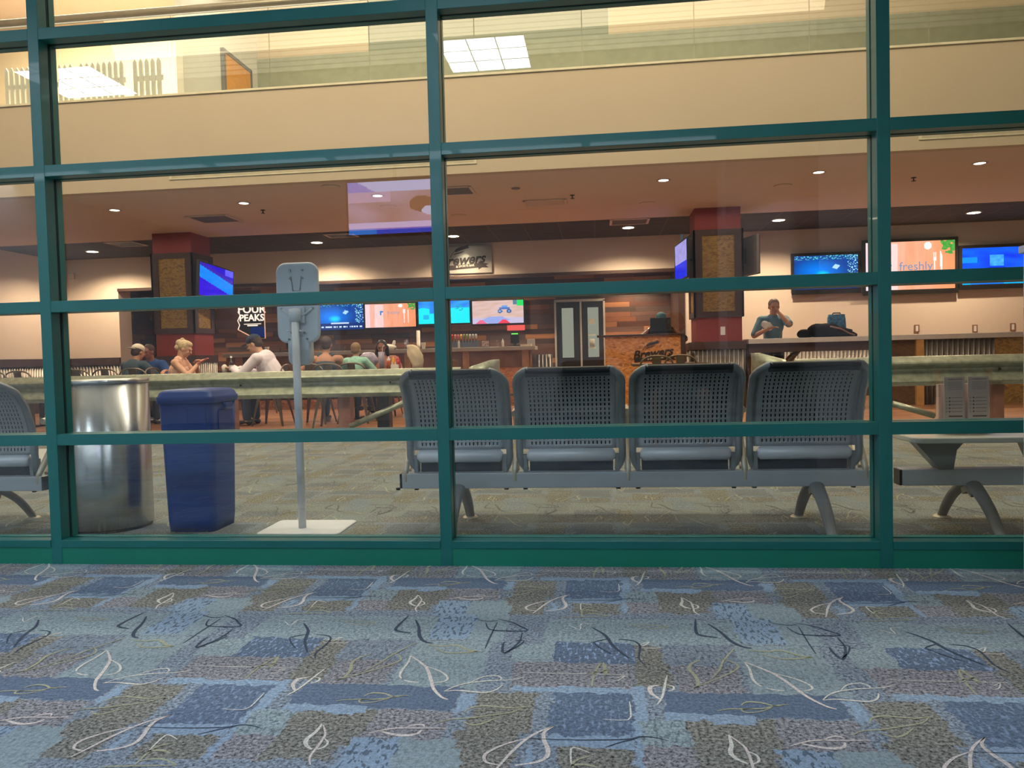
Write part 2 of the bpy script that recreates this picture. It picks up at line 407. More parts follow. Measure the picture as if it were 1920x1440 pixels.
    n3 = N(nt, 'ShaderNodeTexNoise'); n3.inputs['Scale'].default_value = 1.0; n3.inputs['Detail'].default_value = 1; L(nt, mp.outputs[0], n3.inputs['Vector'])
    dk = M('LESS_THAN', n3.outputs[0], 0.43); lt = M('GREATER_THAN', n3.outputs[0], 0.60)
    val = M('MULTIPLY', val, M('SUBTRACT', 1.0, M('MULTIPLY', M('MULTIPLY', dk, st.outputs[1]), 0.55)))
    val = M('ADD', val, M('MULTIPLY', M('MULTIPLY', lt, st.outputs[2]), 1.1))
    n4 = N(nt, 'ShaderNodeTexNoise'); n4.inputs['Scale'].default_value = 1.7; L(nt, pos, n4.inputs['Vector'])
    val = M('MULTIPLY', val, M('ADD', 0.85, M('MULTIPLY', n4.outputs[0], 0.3)))
    hs = N(nt, 'ShaderNodeHueSaturation'); L(nt, colour, hs.inputs['Color']); L(nt, M('MAXIMUM', val, 0.12), hs.inputs['Value'])
    L(nt, hs.outputs[0], p.inputs['Base Color'])
    return mt
M_carpet = carpet_material()
M_carpet2 = carpet_material('leaf_carpet_muted_light', .62, (.225, .222, .175))  # same carpet, with the hall's warm low-contrast light mixed into its colours
M_st_cream = mat('cream_yarn', (0.80, 0.78, 0.70), 0.95, var=0.3, scale=160)
M_st_pink = mat('pale_pink_yarn', (0.80, 0.72, 0.67), 0.95, var=0.3, scale=160)
M_st_yel = mat('sage_yellow_yarn', (0.46, 0.46, 0.31), 0.95, var=0.3, scale=160)
M_st_dark = mat('ink_blue_yarn', (0.055, 0.08, 0.125), 0.95, var=0.3, scale=160)
# leaf outlines: (yarn, width in m, points in the photo)
STROKES = [
    (0, .007, [(539, 1304), (560, 1292), (580, 1277), (595, 1265), (610, 1254)]), (1, .013, [(553, 1295), (549, 1285), (555, 1277), (562, 1273), (577, 1271)]), (0, .006, [(582, 1281), (593, 1279), (600, 1273), (590, 1270)]),
    (2, .006, [(630, 1315), (655, 1312), (680, 1312), (717, 1311), (740, 1306), (767, 1304)]), (2, .007, [(682, 1306), (697, 1300), (720, 1301), (735, 1306), (750, 1307)]), (2, .005, [(697, 1311), (675, 1313), (677, 1318), (700, 1317), (730, 1310)]),
    (1, .010, [(770, 1230), (785, 1240), (800, 1253), (808, 1275), (813, 1292), (828, 1308), (840, 1312)]), (0, .008, [(770, 1230), (765, 1243), (753, 1258), (750, 1268), (753, 1273)]), (0, .006, [(758, 1276), (770, 1279), (785, 1280)]), (0, .007, [(800, 1250), (825, 1259), (839, 1270), (834, 1278), (812, 1281)]),
    (0, .006, [(832, 1297), (855, 1287), (880, 1281), (917, 1277), (960, 1275), (983, 1270)]), (0, .006, [(882, 1280), (905, 1270), (930, 1267), (940, 1272), (937, 1276)]), (0, .007, [(832, 1297), (855, 1295), (880, 1297), (910, 1299), (930, 1294), (942, 1285)]),
    (2, .006, [(817, 1357), (842, 1350), (880, 1347), (917, 1342), (960, 1336), (985, 1325)]), (2, .007, [(870, 1336), (885, 1327), (910, 1324), (942, 1327), (960, 1328), (985, 1325)]), (2, .007, [(868, 1353), (885, 1360), (905, 1357), (935, 1345)]),
    (1, .006, [(692, 1375), (712, 1371), (742, 1366), (792, 1366), (840, 1366)]), (1, .010, [(712, 1371), (730, 1376), (755, 1380), (780, 1377), (790, 1370)]), (1, .006, [(757, 1366), (777, 1360), (792, 1359), (796, 1364)]),
    (1, .007, [(582, 1435), (581, 1420), (592, 1405), (605, 1387), (610, 1375), (605, 1357)]), (0, .011, [(605, 1357), (592, 1373), (575, 1387), (574, 1398), (585, 1406)]), (0, .006, [(590, 1407), (607, 1402), (615, 1392), (607, 1385)]),
    (1, .008, [(1040, 1361), (1010, 1373), (985, 1388), (960, 1410), (942, 1430), (925, 1448)]), (1, .008, [(985, 1386), (950, 1395), (920, 1408), (908, 1418), (912, 1430), (935, 1435)]), (1, .011, [(1040, 1361), (1021, 1373), (1020, 1388), (1027, 1405), (1025, 1420), (1005, 1430), (965, 1436)]),
    (2, .007, [(1110, 1287), (1112, 1272), (1120, 1252), (1130, 1242)]), (2, .011, [(1130, 1242), (1135, 1257), (1135, 1267)]), (2, .006, [(1098, 1265), (1120, 1260), (1145, 1257)]),
    (0, .004, [(980, 1261), (1040, 1263), (1095, 1264), (1140, 1265), (1187, 1266)]), (0, .004, [(1147, 1278), (1160, 1276), (1172, 1267), (1155, 1272)]),
    (2, .010, [(1300, 1291), (1309, 1285), (1305, 1270), (1292, 1255), (1297, 1245), (1312, 1238)]), (2, .007, [(1300, 1291), (1335, 1277), (1370, 1262), (1385, 1250), (1368, 1240), (1345, 1236)]), (2, .007, [(1335, 1273), (1350, 1255), (1356, 1240), (1378, 1215)]),
    (2, .006, [(1050, 1158), (1092, 1157), (1145, 1156)]), (2, .006, [(1092, 1158), (1092, 1143), (1112, 1138)]), (2, .007, [(1092, 1153), (1115, 1151), (1145, 1156)]), (0, .005, [(1066, 1172), (1087, 1181), (1090, 1170), (1112, 1170)]),
    (3, .011, [(1110, 1177), (1135, 1192), (1150, 1212), (1180, 1235)]), (3, .006, [(1112, 1205), (1122, 1202), (1138, 1199)]), (3, .007, [(1160, 1199), (1187, 1202), (1200, 1212), (1198, 1235), (1210, 1248)]), (3, .006, [(1112, 1205), (1125, 1215), (1150, 1228)]),
    (3, .011, [(1304, 1162), (1305, 1185), (1315, 1192), (1345, 1196)]), (3, .012, [(1327, 1170), (1350, 1185), (1370, 1202), (1392, 1213), (1410, 1216)]),
    (3, .005, [(1440, 1167), (1475, 1173), (1495, 1171)]), (3, .008, [(1490, 1168), (1530, 1176), (1552, 1183), (1575, 1192), (1510, 1191), (1490, 1186), (1475, 1176)]), (3, .005, [(1497, 1175), (1515, 1205), (1530, 1227)]),
    (3, .009, [(1570, 1196), (1585, 1215), (1580, 1237), (1560, 1222), (1555, 1214)]), (3, .006, [(1572, 1211), (1592, 1212), (1590, 1225), (1578, 1236)]),
    (2, .006, [(1175, 1172), (1210, 1172), (1255, 1176), (1215, 1179), (1187, 1173)]), (2, .010, [(800, 1210), (830, 1212), (855, 1210), (880, 1220), (895, 1222), (840, 1225), (815, 1215)]),
    (3, .004, [(985, 1385), (1080, 1388), (1172, 1387), (1200, 1382), (1225, 1383), (1255, 1390)]), (3, .004, [(1135, 1402), (1165, 1392), (1195, 1385)]),
    (0, .005, [(1072, 1440), (1070, 1415), (1075, 1402), (1105, 1412)]), (2, .008, [(1070, 1436), (1095, 1434), (1120, 1440)]), (0, .004, [(1180, 1316), (1182, 1330), (1178, 1350), (1130, 1349)]),
    (0, .005, [(1192, 1208), (1205, 1212), (1217, 1204), (1200, 1209)]), (1, .004, [(1190, 1215), (1230, 1216), (1240, 1214)]),
]
def smooth_path(pts, per=3):
    """Catmull-Rom through the given points"""
    P = [pts[0]] + pts + [pts[-1]]; o = []
    for i in range(1, len(P) - 2):
        for k in range(per):
            t = k / per
            o.append(0.5 * ((2 * P[i]) + (P[i + 1] - P[i - 1]) * t + (2 * P[i - 1] - 5 * P[i] + 4 * P[i + 1] - P[i + 2]) * t * t + (3 * P[i] - P[i - 1] - 3 * P[i + 1] + P[i + 2]) * t ** 3))
    o.append(P[-2]); return o
YS = 3.33      # one carpet; beyond the glazing its colours carry the muted hall light
M_f_cream = mat('cream_yarn_muted_light', (0.42, 0.41, 0.30), 0.95, var=0.3, scale=160); M_f_dark = mat('dark_yarn_muted_light', (0.15, 0.16, 0.15), 0.95, var=0.3, scale=160)  # the same yarns, hall light mixed into their colour
fl = MB(); fl2 = MB()
FX0, FX1, FY0, FY1 = -12.0, 9.0, -4.5, 9.7
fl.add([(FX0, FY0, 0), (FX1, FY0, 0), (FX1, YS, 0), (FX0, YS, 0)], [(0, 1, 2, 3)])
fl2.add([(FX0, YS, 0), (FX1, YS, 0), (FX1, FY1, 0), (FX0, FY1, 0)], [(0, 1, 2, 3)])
ribbons = []
for (yarn, wd, pts) in STROKES:
    W_ = smooth_path([atz(*q) for q in pts]); n = len(W_); le = []; ri = []
    for i, q in enumerate(W_):
        t = (W_[min(i + 1, n - 1)] - W_[max(i - 1, 0)]); t.z = 0; t.normalize(); nrm = Vector((-t.y, t.x, 0))
        h_ = wd / 2 * (0.35 + 0.65 * sin(pi * (i + .6) / (n + .2)))
        le.append(q + nrm * h_); ri.append(q - nrm * h_)
    ribbons.append((yarn, W_[n // 2], le, ri))
for yarn, mid, le, ri in ribbons:
    bx, by = mid.x % PX, mid.y % PY
    for i in range(int(FX0 / PX) - 1, int(FX1 / PX) + 2):
        for j in range(-5, int(FY1 / PY) + 2):
            X, Y = i * PX + bx, j * PY + by
            if not (max(FX0, -1.05 * Y - 1.2) + .3 < X < min(FX1, .66 * Y + 1.5) - .3 and 0.9 < Y < FY1 - .3): continue
            off = Vector((X - mid.x, Y - mid.y, 0.0012)); n = len(le); a = [q + off for q in le]; b = [q + off for q in ri]
            for q in a + b: q.z = 0.0012
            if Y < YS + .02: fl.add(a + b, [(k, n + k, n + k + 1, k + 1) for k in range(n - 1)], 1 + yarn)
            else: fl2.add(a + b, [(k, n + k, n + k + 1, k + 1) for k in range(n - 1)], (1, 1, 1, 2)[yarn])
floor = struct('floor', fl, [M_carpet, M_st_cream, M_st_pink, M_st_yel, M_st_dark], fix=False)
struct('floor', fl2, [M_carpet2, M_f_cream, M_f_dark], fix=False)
struct('floor', MB().bb(-12, 9, 9.7, 17.2, -0.02, 0.004), M_woodfloor)

# ------------------------------------------------------------------ glazed wall
YF, YG, YB_ = 3.26, 3.325, 3.375
MX = [-2.4927 + 1.8246 * k for k in range(-2, 5)]       # mullion centres
TZ = [0.5735, 1.182, 1.795, 2.4055]                      # transom centres
MW = 0.052
win = bpy.data.objects.new('window_1', None); C.objects.link(win); win.location = (0, YF, 0); win['kind'] = 'structure'
def wpart(name, mb, mt, bevel=0.0):
    o = mb.build(name, mt, bevel=bevel); o.parent = win; o.matrix_parent_inverse = Matrix.Translation(win.location).inverted(); return o
for x in MX:
    b = MB()
    b.bb(x - MW / 2, x + MW / 2, YF, YG - .006, 0, 3.0); b.bb(x - MW / 2, x + MW / 2, YG + .012, YB_, 0, 3.0)
    b.bb(x - MW / 2 + .004, x + MW / 2 - .004, YG - .007, YG + .013, 0, 3.0, mi=1)
    o = wpart('mullion', b, [M_green, M_gasket], 0.0015)
for i in range(len(MX) - 1):
    x0, x1 = MX[i] + MW / 2, MX[i + 1] - MW / 2
    for z in TZ:
        b = MB(); b.bb(x0, x1, YF + .001, YG - .006, z - .0255, z + .0255); b.bb(x0, x1, YG + .012, YB_ - .001, z - .0255, z + .0255)
        b.bb(x0, x1, YG - .007, YG + .013, z - .022, z + .022, mi=1)
        wpart('transom', b, [M_green, M_gasket], 0.0015)
    b = MB(); b.bb(x0, x1, YF - .004, YG - .008, 0.078, 0.112); b.bb(x0, x1, YG + .014, YB_, 0.05, 0.112)
    b.bb(x0, x1, YG - .010, YG + .015, 0.07, 0.106, mi=1)
    wpart('sill', b, [M_green, M_gasket], 0.002)
    wpart('kick_plate', MB().bb(x0, x1, YF + .002, YB_, 0, 0.078), mat('kick_plate_green', (0.006, 0.20, 0.13), 0.4, var=.06, scale=3))
    wpart('head', MB().bb(x0, x1, YF, YB_, 2.96, 3.0), M_green)
    zs = [0.110] + [z for t in TZ for z in (t - .0255, t + .0255)] + [2.965]
    for k in range(0, len(zs), 2):
        wpart('pane', MB().bb(x0 - .004, x1 + .004, YG - .003, YG + .004, zs[k] - .004, zs[k + 1] + .004), M_glass)

# near room shell
M_near = mat('near_wall_paint', (0.74, 0.74, 0.75), 0.85, var=0.02)
M_tile = mat('ceiling_tile', (0.78, 0.78, 0.76), 0.9, var=0.05, scale=30)
struct('ceiling', MB().bb(-12, 9, -4.5, YB_, 3.0, 3.05), M_tile)
struct('wall_near', MB().bb(-12, 9, -4.6, -4.5, 0, 3.0), M_near)
struct('wall_left', MB().bb(-6.6, -6.5, -4.5, YF, 0, 3.0), M_near)
struct('wall_right', MB().bb(4.5, 4.6, -4.5, YF, 0, 3.0), M_near)

# ------------------------------------------------------------------ far hall, mezzanine edge
struct('wall_left', MB().bb(-12.1, -12.0, YB_, 9.4, 0, 8.6), M_cream)
struct('wall_right', MB().bb(9.0, 9.1, YB_, 9.4, 0, 8.6), M_cream)
struct('wall_near', MB().bb(-12, 9, YF, YB_, 3.05, 8.6), mat('facade_grey', (0.20, 0.21, 0.17), 0.8))
# louvred facade above the glazing, seen only as stripes in the railing glass
lv = MB()
for k in range(17):
    z = 6.80 + k * 0.105
    lv.bb(-11.8, 8.8, YB_ + .01, YB_ + .06, z, z + 0.082)
struct('trim_1', lv, mat('white_louvre', (0.85, 0.85, 0.78), 0.5))
struct('ceiling', MB().bb(-12.1, 9.1, YF, 14.6, 8.6, 8.7), M_tile)
FAY = 9.3
struct('trim_2', MB().bb(-12, 9, FAY, FAY + .12, 3.13, 4.285), M_cream)
struct('trim_3', MB().bb(-12, 9, FAY - .02, FAY + .16, 4.285, 4.31), M_trimcap)
struct('floor', MB().bb(-12, 9, FAY + .12, 14.6, 4.12, 4.2), M_soffit)
# fascia slot diffusers
def slot(x0, x1, label):
    t = thing('slot_diffuser', label, 'air vent', ((x0 + x1) / 2, FAY, 3.24), group=None)
    w_ = (x1 - x0)
    f = MB(); f.bb(-w_ / 2, w_ / 2, -.012, -.001, 0, .012); f.bb(-w_ / 2, w_ / 2, -.012, -.001, .058, .07)
    f.bb(-w_ / 2, -w_ / 2 + .03, -.012, -.001, .012, .058); f.bb(w_ / 2 - .03, w_ / 2, -.012, -.001, .012, .058)
    f.build('frame', M_trimcap, t)
    b = MB()
    for k in range(4): b.bb(-w_ / 2 + .03, w_ / 2 - .03, -.008, -.002, .015 + k * .011, .022 + k * .011)
    b.build('blade', M_trimcap, t)
slot(-5.33, -1.40, 'long cream slot diffuser in the tan fascia on the left, longest one')
slot(3.68, 7.4, 'cream slot diffuser in the tan fascia at the right edge')
# handrail and glass balustrade
bal = thing('balustrade', 'glass mezzanine balustrade with round metal handrail above the tan fascia', 'railing', (-1.5, FAY + .06, 4.31))
M_hand = mat('brushed_handrail', (0.42, 0.38, 0.31), 0.35, 0.6)
MB().cyl((-10.4, 0, 1.06), (10.4, 0, 1.06), 0.048, n=16).build('handrail', M_hand, bal)
MB().bb(-10.4, 10.4, -.012, .012, 1.0, 1.03).build('cap_rail', M_whitepaint, bal)
joints = [at(x, y, FAY + .06).x for x, y in ((-390, 170), (-220, 170), (-40, 170), (146, 150), (324, 130), (506, 110), (693, 100), (889, 70), (1091, 70), (1301, 50), (1517, 40), (1741, 30), (1975, 20))]
for a, b_ in zip(joints, joints[1:]):
    MB().bb(a + .006 + 1.5, b_ - .006 + 1.5, -.006, .006, 0, 1.0).build('glass_panel', M_rail, bal)
# mezzanine back walls
M_mgr = mat('sage_wall_paint', (0.33, 0.35, 0.27), 0.85, var=0.02)
M_mcr = mat('warm_cream_paint', (0.74, 0.60, 0.44), 0.85, var=0.02)
M_mwh = mat('white_wall_paint', (0.82, 0.80, 0.74), 0.85, var=0.02)
YM = 13.0
xa = at(690, 60, YM).x; xb = at(1140, 20, YM).x; xl = -5.75
struct('wall_back', MB().bb(xl, xa, YM, YM + .1, 4.2, 8.6), M_mcr)
struct('wall_back', MB().bb(xa, xb, YM, YM + .1, 4.2, 8.6), M_mgr)
struct('wall_back', MB().bb(xb, 9, YM, YM + .1, 4.2, 8.6), M_mcr)
struct('wall_back', MB().bb(-12, 9, 14.5, 14.6, 4.2, 8.6), M_mcr)
struct('wall_left', MB().bb(xl - .1, xl, 10.5, YM, 4.2, 8.6), M_mwh)
struct('baseboard_back', MB().bb(xl, 9, YM - .03, YM, 4.2, 6.15), mat('sage_wainscot', (0.36, 0.37, 0.28), 0.8))
struct('ceiling', MB().bb(-12, 9, FAY + 1.8, 14.6, 7.75, 7.85), M_soffit)
# artwork on the white return wall
pc = thing('framed_picture', 'large orange picture hanging on the white mezzanine wall behind the railing', 'picture', (xl + .03, 12.13, 5.20))
MB().bb(-.02, .02, -.47, .47, -.6, .60).build('canvas', mat('orange_canvas', (0.85, 0.38, 0.07), 0.6), pc)
fr = MB()
for s_ in (-1, 1):
    fr.bb(-.03, .03, s_ * .47 - .03, s_ * .47 + .03, -.63, .63); fr.bb(-.03, .03, -.50, .50, s_ * .6 - .03, s_ * .6 + .03)
fr.build('frame', mat('grey_frame', (0.2, 0.19, 0.18), 0.5), pc)
# picket panels standing on the mezzanine at the left
def pickets(x0, x1, y, n, label, hgt=0.95):
    t = thing('picket_screen', label, 'screen', ((x0 + x1) / 2, y, 4.2), group=None)
    b = MB(); ww = (x1 - x0) / n
    for k in range(n):
        x = x0 - (x0 + x1) / 2 + (k + .5) * ww
        b.prism([(x - ww * .32, .0), (x + ww * .32, 0), (x + ww * .32, hgt - .05), (x, hgt), (x - ww * .32, hgt - .05)], 'y', -.012, .012)
    b.build('pickets', M_whitepaint, t)
    for z in (.25, .65): MB().bb(x0 - (x0 + x1) / 2, (x1 - x0) / 2, .012, .035, z, z + .07).build('rail', M_whitepaint, t)
pickets(at(10, 190, 10.2).x, at(140, 180, 10.2).x, 10.2, 13, 'white picket screen behind the mezzanine glass, far left')
pickets(at(150, 180, 10.2).x, at(235, 170, 10.2).x, 10.2, 8, 'white picket screen behind the mezzanine glass, middle of the three')
pickets(at(250, 175, 10.2).x, at(305, 165, 10.2).x, 10.2, 5, 'narrow white picket screen behind the mezzanine glass, nearest the orange picture')

# ------------------------------------------------------------------ restaurant shell
struct('ceiling', MB().bb(-12, 9, FAY + .02, 13.0, 3.132, 3.25), M_soffit)
dk, dnt, dout = newmat('dark_ceiling_tile')
dp = N(dnt, 'ShaderNodeBsdfPrincipled'); L(dnt, dp.outputs[0], dout.inputs[0]); dp.inputs['Roughness'].default_value = .9
dg = N(dnt, 'ShaderNodeNewGeometry'); br = N(dnt, 'ShaderNodeTexBrick'); L(dnt, dg.outputs['Position'], br.inputs['Vector'])
br.offset = 0; br.inputs['Color1'].default_value = (.050, .043, .036, 1); br.inputs['Color2'].default_value = (.042, .036, .031, 1); br.inputs['Mortar'].default_value = (.10, .09, .08, 1)
br.inputs['Scale'].default_value = 1; br.inputs['Brick Width'].default_value = .61; br.inputs['Row Height'].default_value = .61; br.inputs['Mortar Size'].default_value = .012
L(dnt, br.outputs[0], dp.inputs['Base Color'])
struct('ceiling', MB().bb(-12, 9, 13.0, 15.0, 3.135, 3.25), dk)
AX0, AX1, AZ, AY = -9.83, 1.62, 2.50, 16.6
struct('wall_left', MB().bb(-11.15, -11.05, 9.4, 15.0, 0, 3.13), M_plaster)
struct('wall_back', MB().bb(-11.1, AX0, 15.0, 15.42, 0, 3.25), M_plaster)
struct('wall_back', MB().bb(AX0, AX1, 15.0, 15.12, AZ, 3.25), M_plaster)
struct('wall_back', MB().bb(AX1 + .06, 9, 15.0, 15.12, 0, 3.25), M_plaster)
struct('trim_4', MB().bb(AX0, AX1, 14.97, 15.12, AZ - .06, AZ), M_darkwood)
struct('trim_5', MB().bb(AX1 - .06, AX1 + .06, 14.98, 16.6, 0, AZ), M_darkwood)
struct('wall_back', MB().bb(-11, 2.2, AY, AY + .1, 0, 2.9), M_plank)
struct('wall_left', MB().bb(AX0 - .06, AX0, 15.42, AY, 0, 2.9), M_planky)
struct('ceiling', MB().bb(AX0 - .1, AX1 + .1, 15.12, AY, 2.62, 2.7), mat('black_ceiling', (0.02, 0.02, 0.022), 0.9))
struct('wall_right', MB().bb(8.9, 9.0, 9.4, 15.0, 0, 3.13), M_plaster)

def corrugated(name, x0, x1, y, z0, z1, parent=None, pitch=0.068, amp=0.012, mt=None, kind=None, along='x'):
    """corrugated sheet with vertical ribs"""
    n = int(abs(x1 - x0) / pitch * 8); b = MB(); vs_ = []; fs = []
    for i in range(n + 1):
        t = x0 + (x1 - x0) * i / n; d = amp * sin(2 * pi * (t - x0) / pitch)
        for z in (z0, z1): vs_.append((t, y + d, z) if along == 'x' else (y + d, t, z))
    for i in range(n): fs.append((2 * i, 2 * i + 2, 2 * i + 3, 2 * i + 1))
    b.add(vs_, fs, 0, True)
    o = b.build(name, mt or M_corr, parent, fix=False)
    so = o.modifiers.new('thick', 'SOLIDIFY'); so.thickness = 0.002
    if kind: o['kind'] = kind
    return o
# wainscot: corrugated metal under a brown wooden rail
corrugated('baseboard_back', -11.04, AX0, 14.97, 0.0, 0.93, kind='structure')
struct('trim_6', MB().bb(-11.04, AX0, 14.95, 15.0, 0.93, 1.08), M_darkwood)
corrugated('baseboard_left', 9.7, 14.95, -11.03, 0.0, 0.95, kind='structure', along='y')
struct('trim_7', MB().bb(-11.05, -11.0, 9.7, 14.95, 0.93, 1.08), M_darkwood)
corrugated('baseboard_back', 1.7, 8.9, 14.97, 0.0, 0.93, kind='structure')
struct('trim_8', MB().bb(1.7, 8.9, 14.95, 15.0, 0.93, 1.06), M_darkwood)

# pillars
def pillar(x0, x1, y0, y1, label, outlet=False):
    cx, cy_ = (x0 + x1) / 2, (y0 + y1) / 2; hx, hy = (x1 - x0) / 2, (y1 - y0) / 2
    t = thing('pillar', label, 'pillar', (cx, cy_, 0))
    MB().bb(-hx, hx, -hy, hy, 0, 3.13).build('shaft', M_red, t)
    zt, zb = 2.79, 1.43
    f = MB(); e = .03; wd = .105
    for (ax, sgn) in (('y', -1), ('y', 1), ('x', -1), ('x', 1)):
        H, D = (hx, hy) if ax == 'y' else (hy, hx)
        def put(a0, a1, z0, z1, d0, d1):
            if ax == 'y': f.bb(a0, a1, sgn * (D + d0), sgn * (D + d1), z0, z1)
            else: f.bb(sgn * (D + d0), sgn * (D + d1), a0, a1, z0, z1)
        put(-H - e, -H + wd, zb, zt, 0, e); put(H - wd, H + e, zb, zt, 0, e)
        put(-H + wd, H - wd, zb, zb + .09, 0, e); put(-H + wd, H - wd, zt - .09, zt, 0, e)
    f.build('frame', M_darkwood, t)
    for (ax, sgn) in (('y', -1), ('x', -1), ('x', 1)):
        H, D = (hx, hy) if ax == 'y' else (hy, hx)
        b = MB()
        if ax == 'y': b.bb(-H + wd, H - wd, sgn * D, sgn * (D + .014), zb + .09, zt - .09)
        else: b.bb(sgn * D, sgn * (D + .014), -H + wd, H - wd, zb + .09, zt - .09)
        b.build('board_panel', M_osb2, t)
    MB().bb(-hx - .05, hx + .05, -hy - .05, hy + .05, 0.93, 1.05).build('wainscot_rail', M_darkwood, t)
    corrugated('wainscot', -hx - .03, hx + .03, -hy - .03, 0, .93, t)
    corrugated('wainscot', -hy - .03, hy + .03, hx + .03, 0, .93, t, along='y'); corrugated('wainscot', -hy - .03, hy + .03, -hx - .03, 0, .93, t, along='y')
    if outlet:
        b = MB(); b.bb(.02, .09, -hy - .012, -hy, 1.15, 1.28); b.build('outlet_plate', M_whitepaint, t)
    return t
pillar(-7.47, -6.78, 12.40, 13.05, 'red square pillar with framed board panels on the left, behind the blonde diner')
pillar(1.55, 2.25, 12.33, 12.98, 'red square pillar with framed board panels on the right, between host stand and wall screens', True)

# ------------------------------------------------------------------ column at the right edge
cl = thing('column', 'pale grey clad column standing at the right edge in front of the glazing', 'column', (2.0, 2.1, 0))
MB().bb(-.575, .6, -.6, .60, 0, 3.0).build('shaft', mat('column_paint', (0.52, 0.47, 0.42), 0.8), cl)
MB().bb(-.6, .62, -.62, .62, 0.11, 1.20).build('cladding', mat('column_cladding', (0.56, 0.56, 0.62), 0.55), cl, bevel=.004)
MB().bb(-.61, .63, -.63, .63, 1.20, 1.225).build('cap_moulding', mat('column_cap', (0.6, 0.6, 0.65), 0.5), cl, bevel=.003)
MB().bb(-.58, .605, -.605, .605, 0, .11).build('plinth', mat('tan_plinth', (0.50, 0.38, 0.27), 0.7), cl)

# ------------------------------------------------------------------ near room: lights, hanging screen
M_troff = emit('troffer_lens', (0.80, 0.89, 1.0), TROFFER_STRENGTH)
tro = thing('ceiling_light', 'square fluorescent ceiling panel with nine lens cells, mirrored in the second pane from the right', 'ceiling light', (-0.72, 1.29, 3.0), group='square ceiling panels')
f = MB()
for k in range(4):
    t_ = -.29 + k * .1933
    f.bb(t_ - .004, t_ + .004, -.30, .30, -.012, 0); f.bb(-.30, .30, t_ - .004, t_ + .004, -.012, 0)
f.build('louvre', M_whitepaint, tro)
MB().bb(-.285, .285, -.285, .285, -.010, -.004).build('diffuser', M_troff, tro)
for x, y, lb in ((-3.75, 1.29, 'mirrored in the top pane at the left'), (-6.0, 1.29, 'by the left wall of the near room')):
    dup(tro, (x, y, 3.0), label='square fluorescent ceiling panel ' + lb, group='square ceiling panels')
stl = thing('fill_strip', 'added unseen light strip in the near ceiling over the photographer, fifth from the left', 'ceiling light', (-0.72, -1.28, 3.0), group='added fill strips')  # row of unseen strips added to brighten the near room
f = MB(); f.bb(-.62, .62, -.17, -.155, -.03, 0); f.bb(-.62, .62, .155, .17, -.03, 0); f.bb(-.62, -.605, -.155, .155, -.03, 0); f.bb(.605, .62, -.155, .155, -.03, 0)
f.build('frame', M_whitepaint, stl); MB().bb(-.605, .605, -.155, .155, -.02, -.01).build('diffuser', M_troff, stl)
for x, lb in ((-5.92, 'leftmost'), (-4.62, 'second from the left'), (-3.32, 'third from the left'), (-2.02, 'fourth from the left'), (.58, 'rightmost')):
    dup(stl, (x, -1.28, 3.0), label='added unseen light strip in the near ceiling, ' + lb, group='added fill strips')

def picture_screen(name, W_, H_, nx, ny, fn, mt, parent, y=0.0, z0=0.0):
    """screen facing -y (local), colours given by fn(u, v), u to the right, v up"""
    me = bpy.data.meshes.new(name); vs_ = []; fs = []
    for j in range(ny + 1):
        for i in range(nx + 1): vs_.append((-W_ / 2 + W_ * i / nx, y, z0 - H_ / 2 + H_ * j / ny))
    for j in range(ny):
        for i in range(nx): a = j * (nx + 1) + i; fs.append((a, a + 1, a + nx + 2, a + nx + 1))
    me.from_pydata(vs_, [], fs); me.materials.append(mt)
    ca = me.color_attributes.new('pic', 'FLOAT_COLOR', 'CORNER'); data = []
    for j in range(ny):
        for i in range(nx):
            for (di, dj) in ((0, 0), (1, 0), (1, 1), (0, 1)):
                c = fn((i + .5) / nx, (j + .5) / ny); data += [c[0], c[1], c[2], 1.0]
    ca.data.foreach_set('color', data)
    o = bpy.data.objects.new(name, me); C.objects.link(o); o.parent = parent; return o
def mixc(a, b, t): t = max(0, min(1, t)); return tuple(a[i] * (1 - t) + b[i] * t for i in range(3))
def nz2(x, y, s=0.0): return noise.noise(Vector((x, y, s))) * .5 + .5

def tv(label, W_, H_, fn, loc, rz, strength, tilt=0.0, case=None, group=None, bezel=.018, nx=64, ny=36, mount=True, name='television', cat='television'):
    t = thing(name, label, cat, loc, rz, group)
    t.rotation_euler = (tilt, 0, rz)
    b = MB(); b.bb(-W_ / 2 - bezel, W_ / 2 + bezel, .006, .05, -H_ / 2 - bezel, H_ / 2 + bezel)
    o = b.build('case', case or M_black, t, bevel=.004)
    fb = MB()
    fb.bb(-W_ / 2 - bezel, W_ / 2 + bezel, -.004, .006, H_ / 2, H_ / 2 + bezel); fb.bb(-W_ / 2 - bezel, W_ / 2 + bezel, -.004, .006, -H_ / 2 - bezel * 1.6, -H_ / 2)
    for s_ in (-1, 1): fb.bb(s_ * (W_ / 2 + bezel / 2) - bezel / 2, s_ * (W_ / 2 + bezel / 2) + bezel / 2, -.004, .006, -H_ / 2, H_ / 2)
    fb.build('bezel', M_black, t)
    picture_screen('screen', W_, H_, nx, ny, fn, screen_mat('screen_%d' % int(strength * 100), strength), t, .004)
    if mount: MB().bb(-.12, .12, .05, .085, -.12, .12).build('wall_mount', M_gun, t)
    return t

def info_pic(u, v):
    if v < .10: return (.03, .07, .75) if u > .3 else (.02, .25, .95)
    if v < .22: return (.62, .55, .95)
    if v > .80: return (.55, .62, 1.0) if u > .2 - (1 - v) * 0 + (.9 - v) else (.25, .25, .80)
    c = mixc((.25, .14, .08), (.50, .38, .55), nz2(u * 3, v * 3))
    if (u - .78) ** 2 * 3 + (v - .55) ** 2 * 2.2 < .05: c = (.16, .08, .04)
    if (u - .86) ** 2 * 3 + (v - .42) ** 2 * 3 < .018: c = (.55, .65, .95)
    if v > .62 and u < .45: c = (.55, .40, .60)
    return c
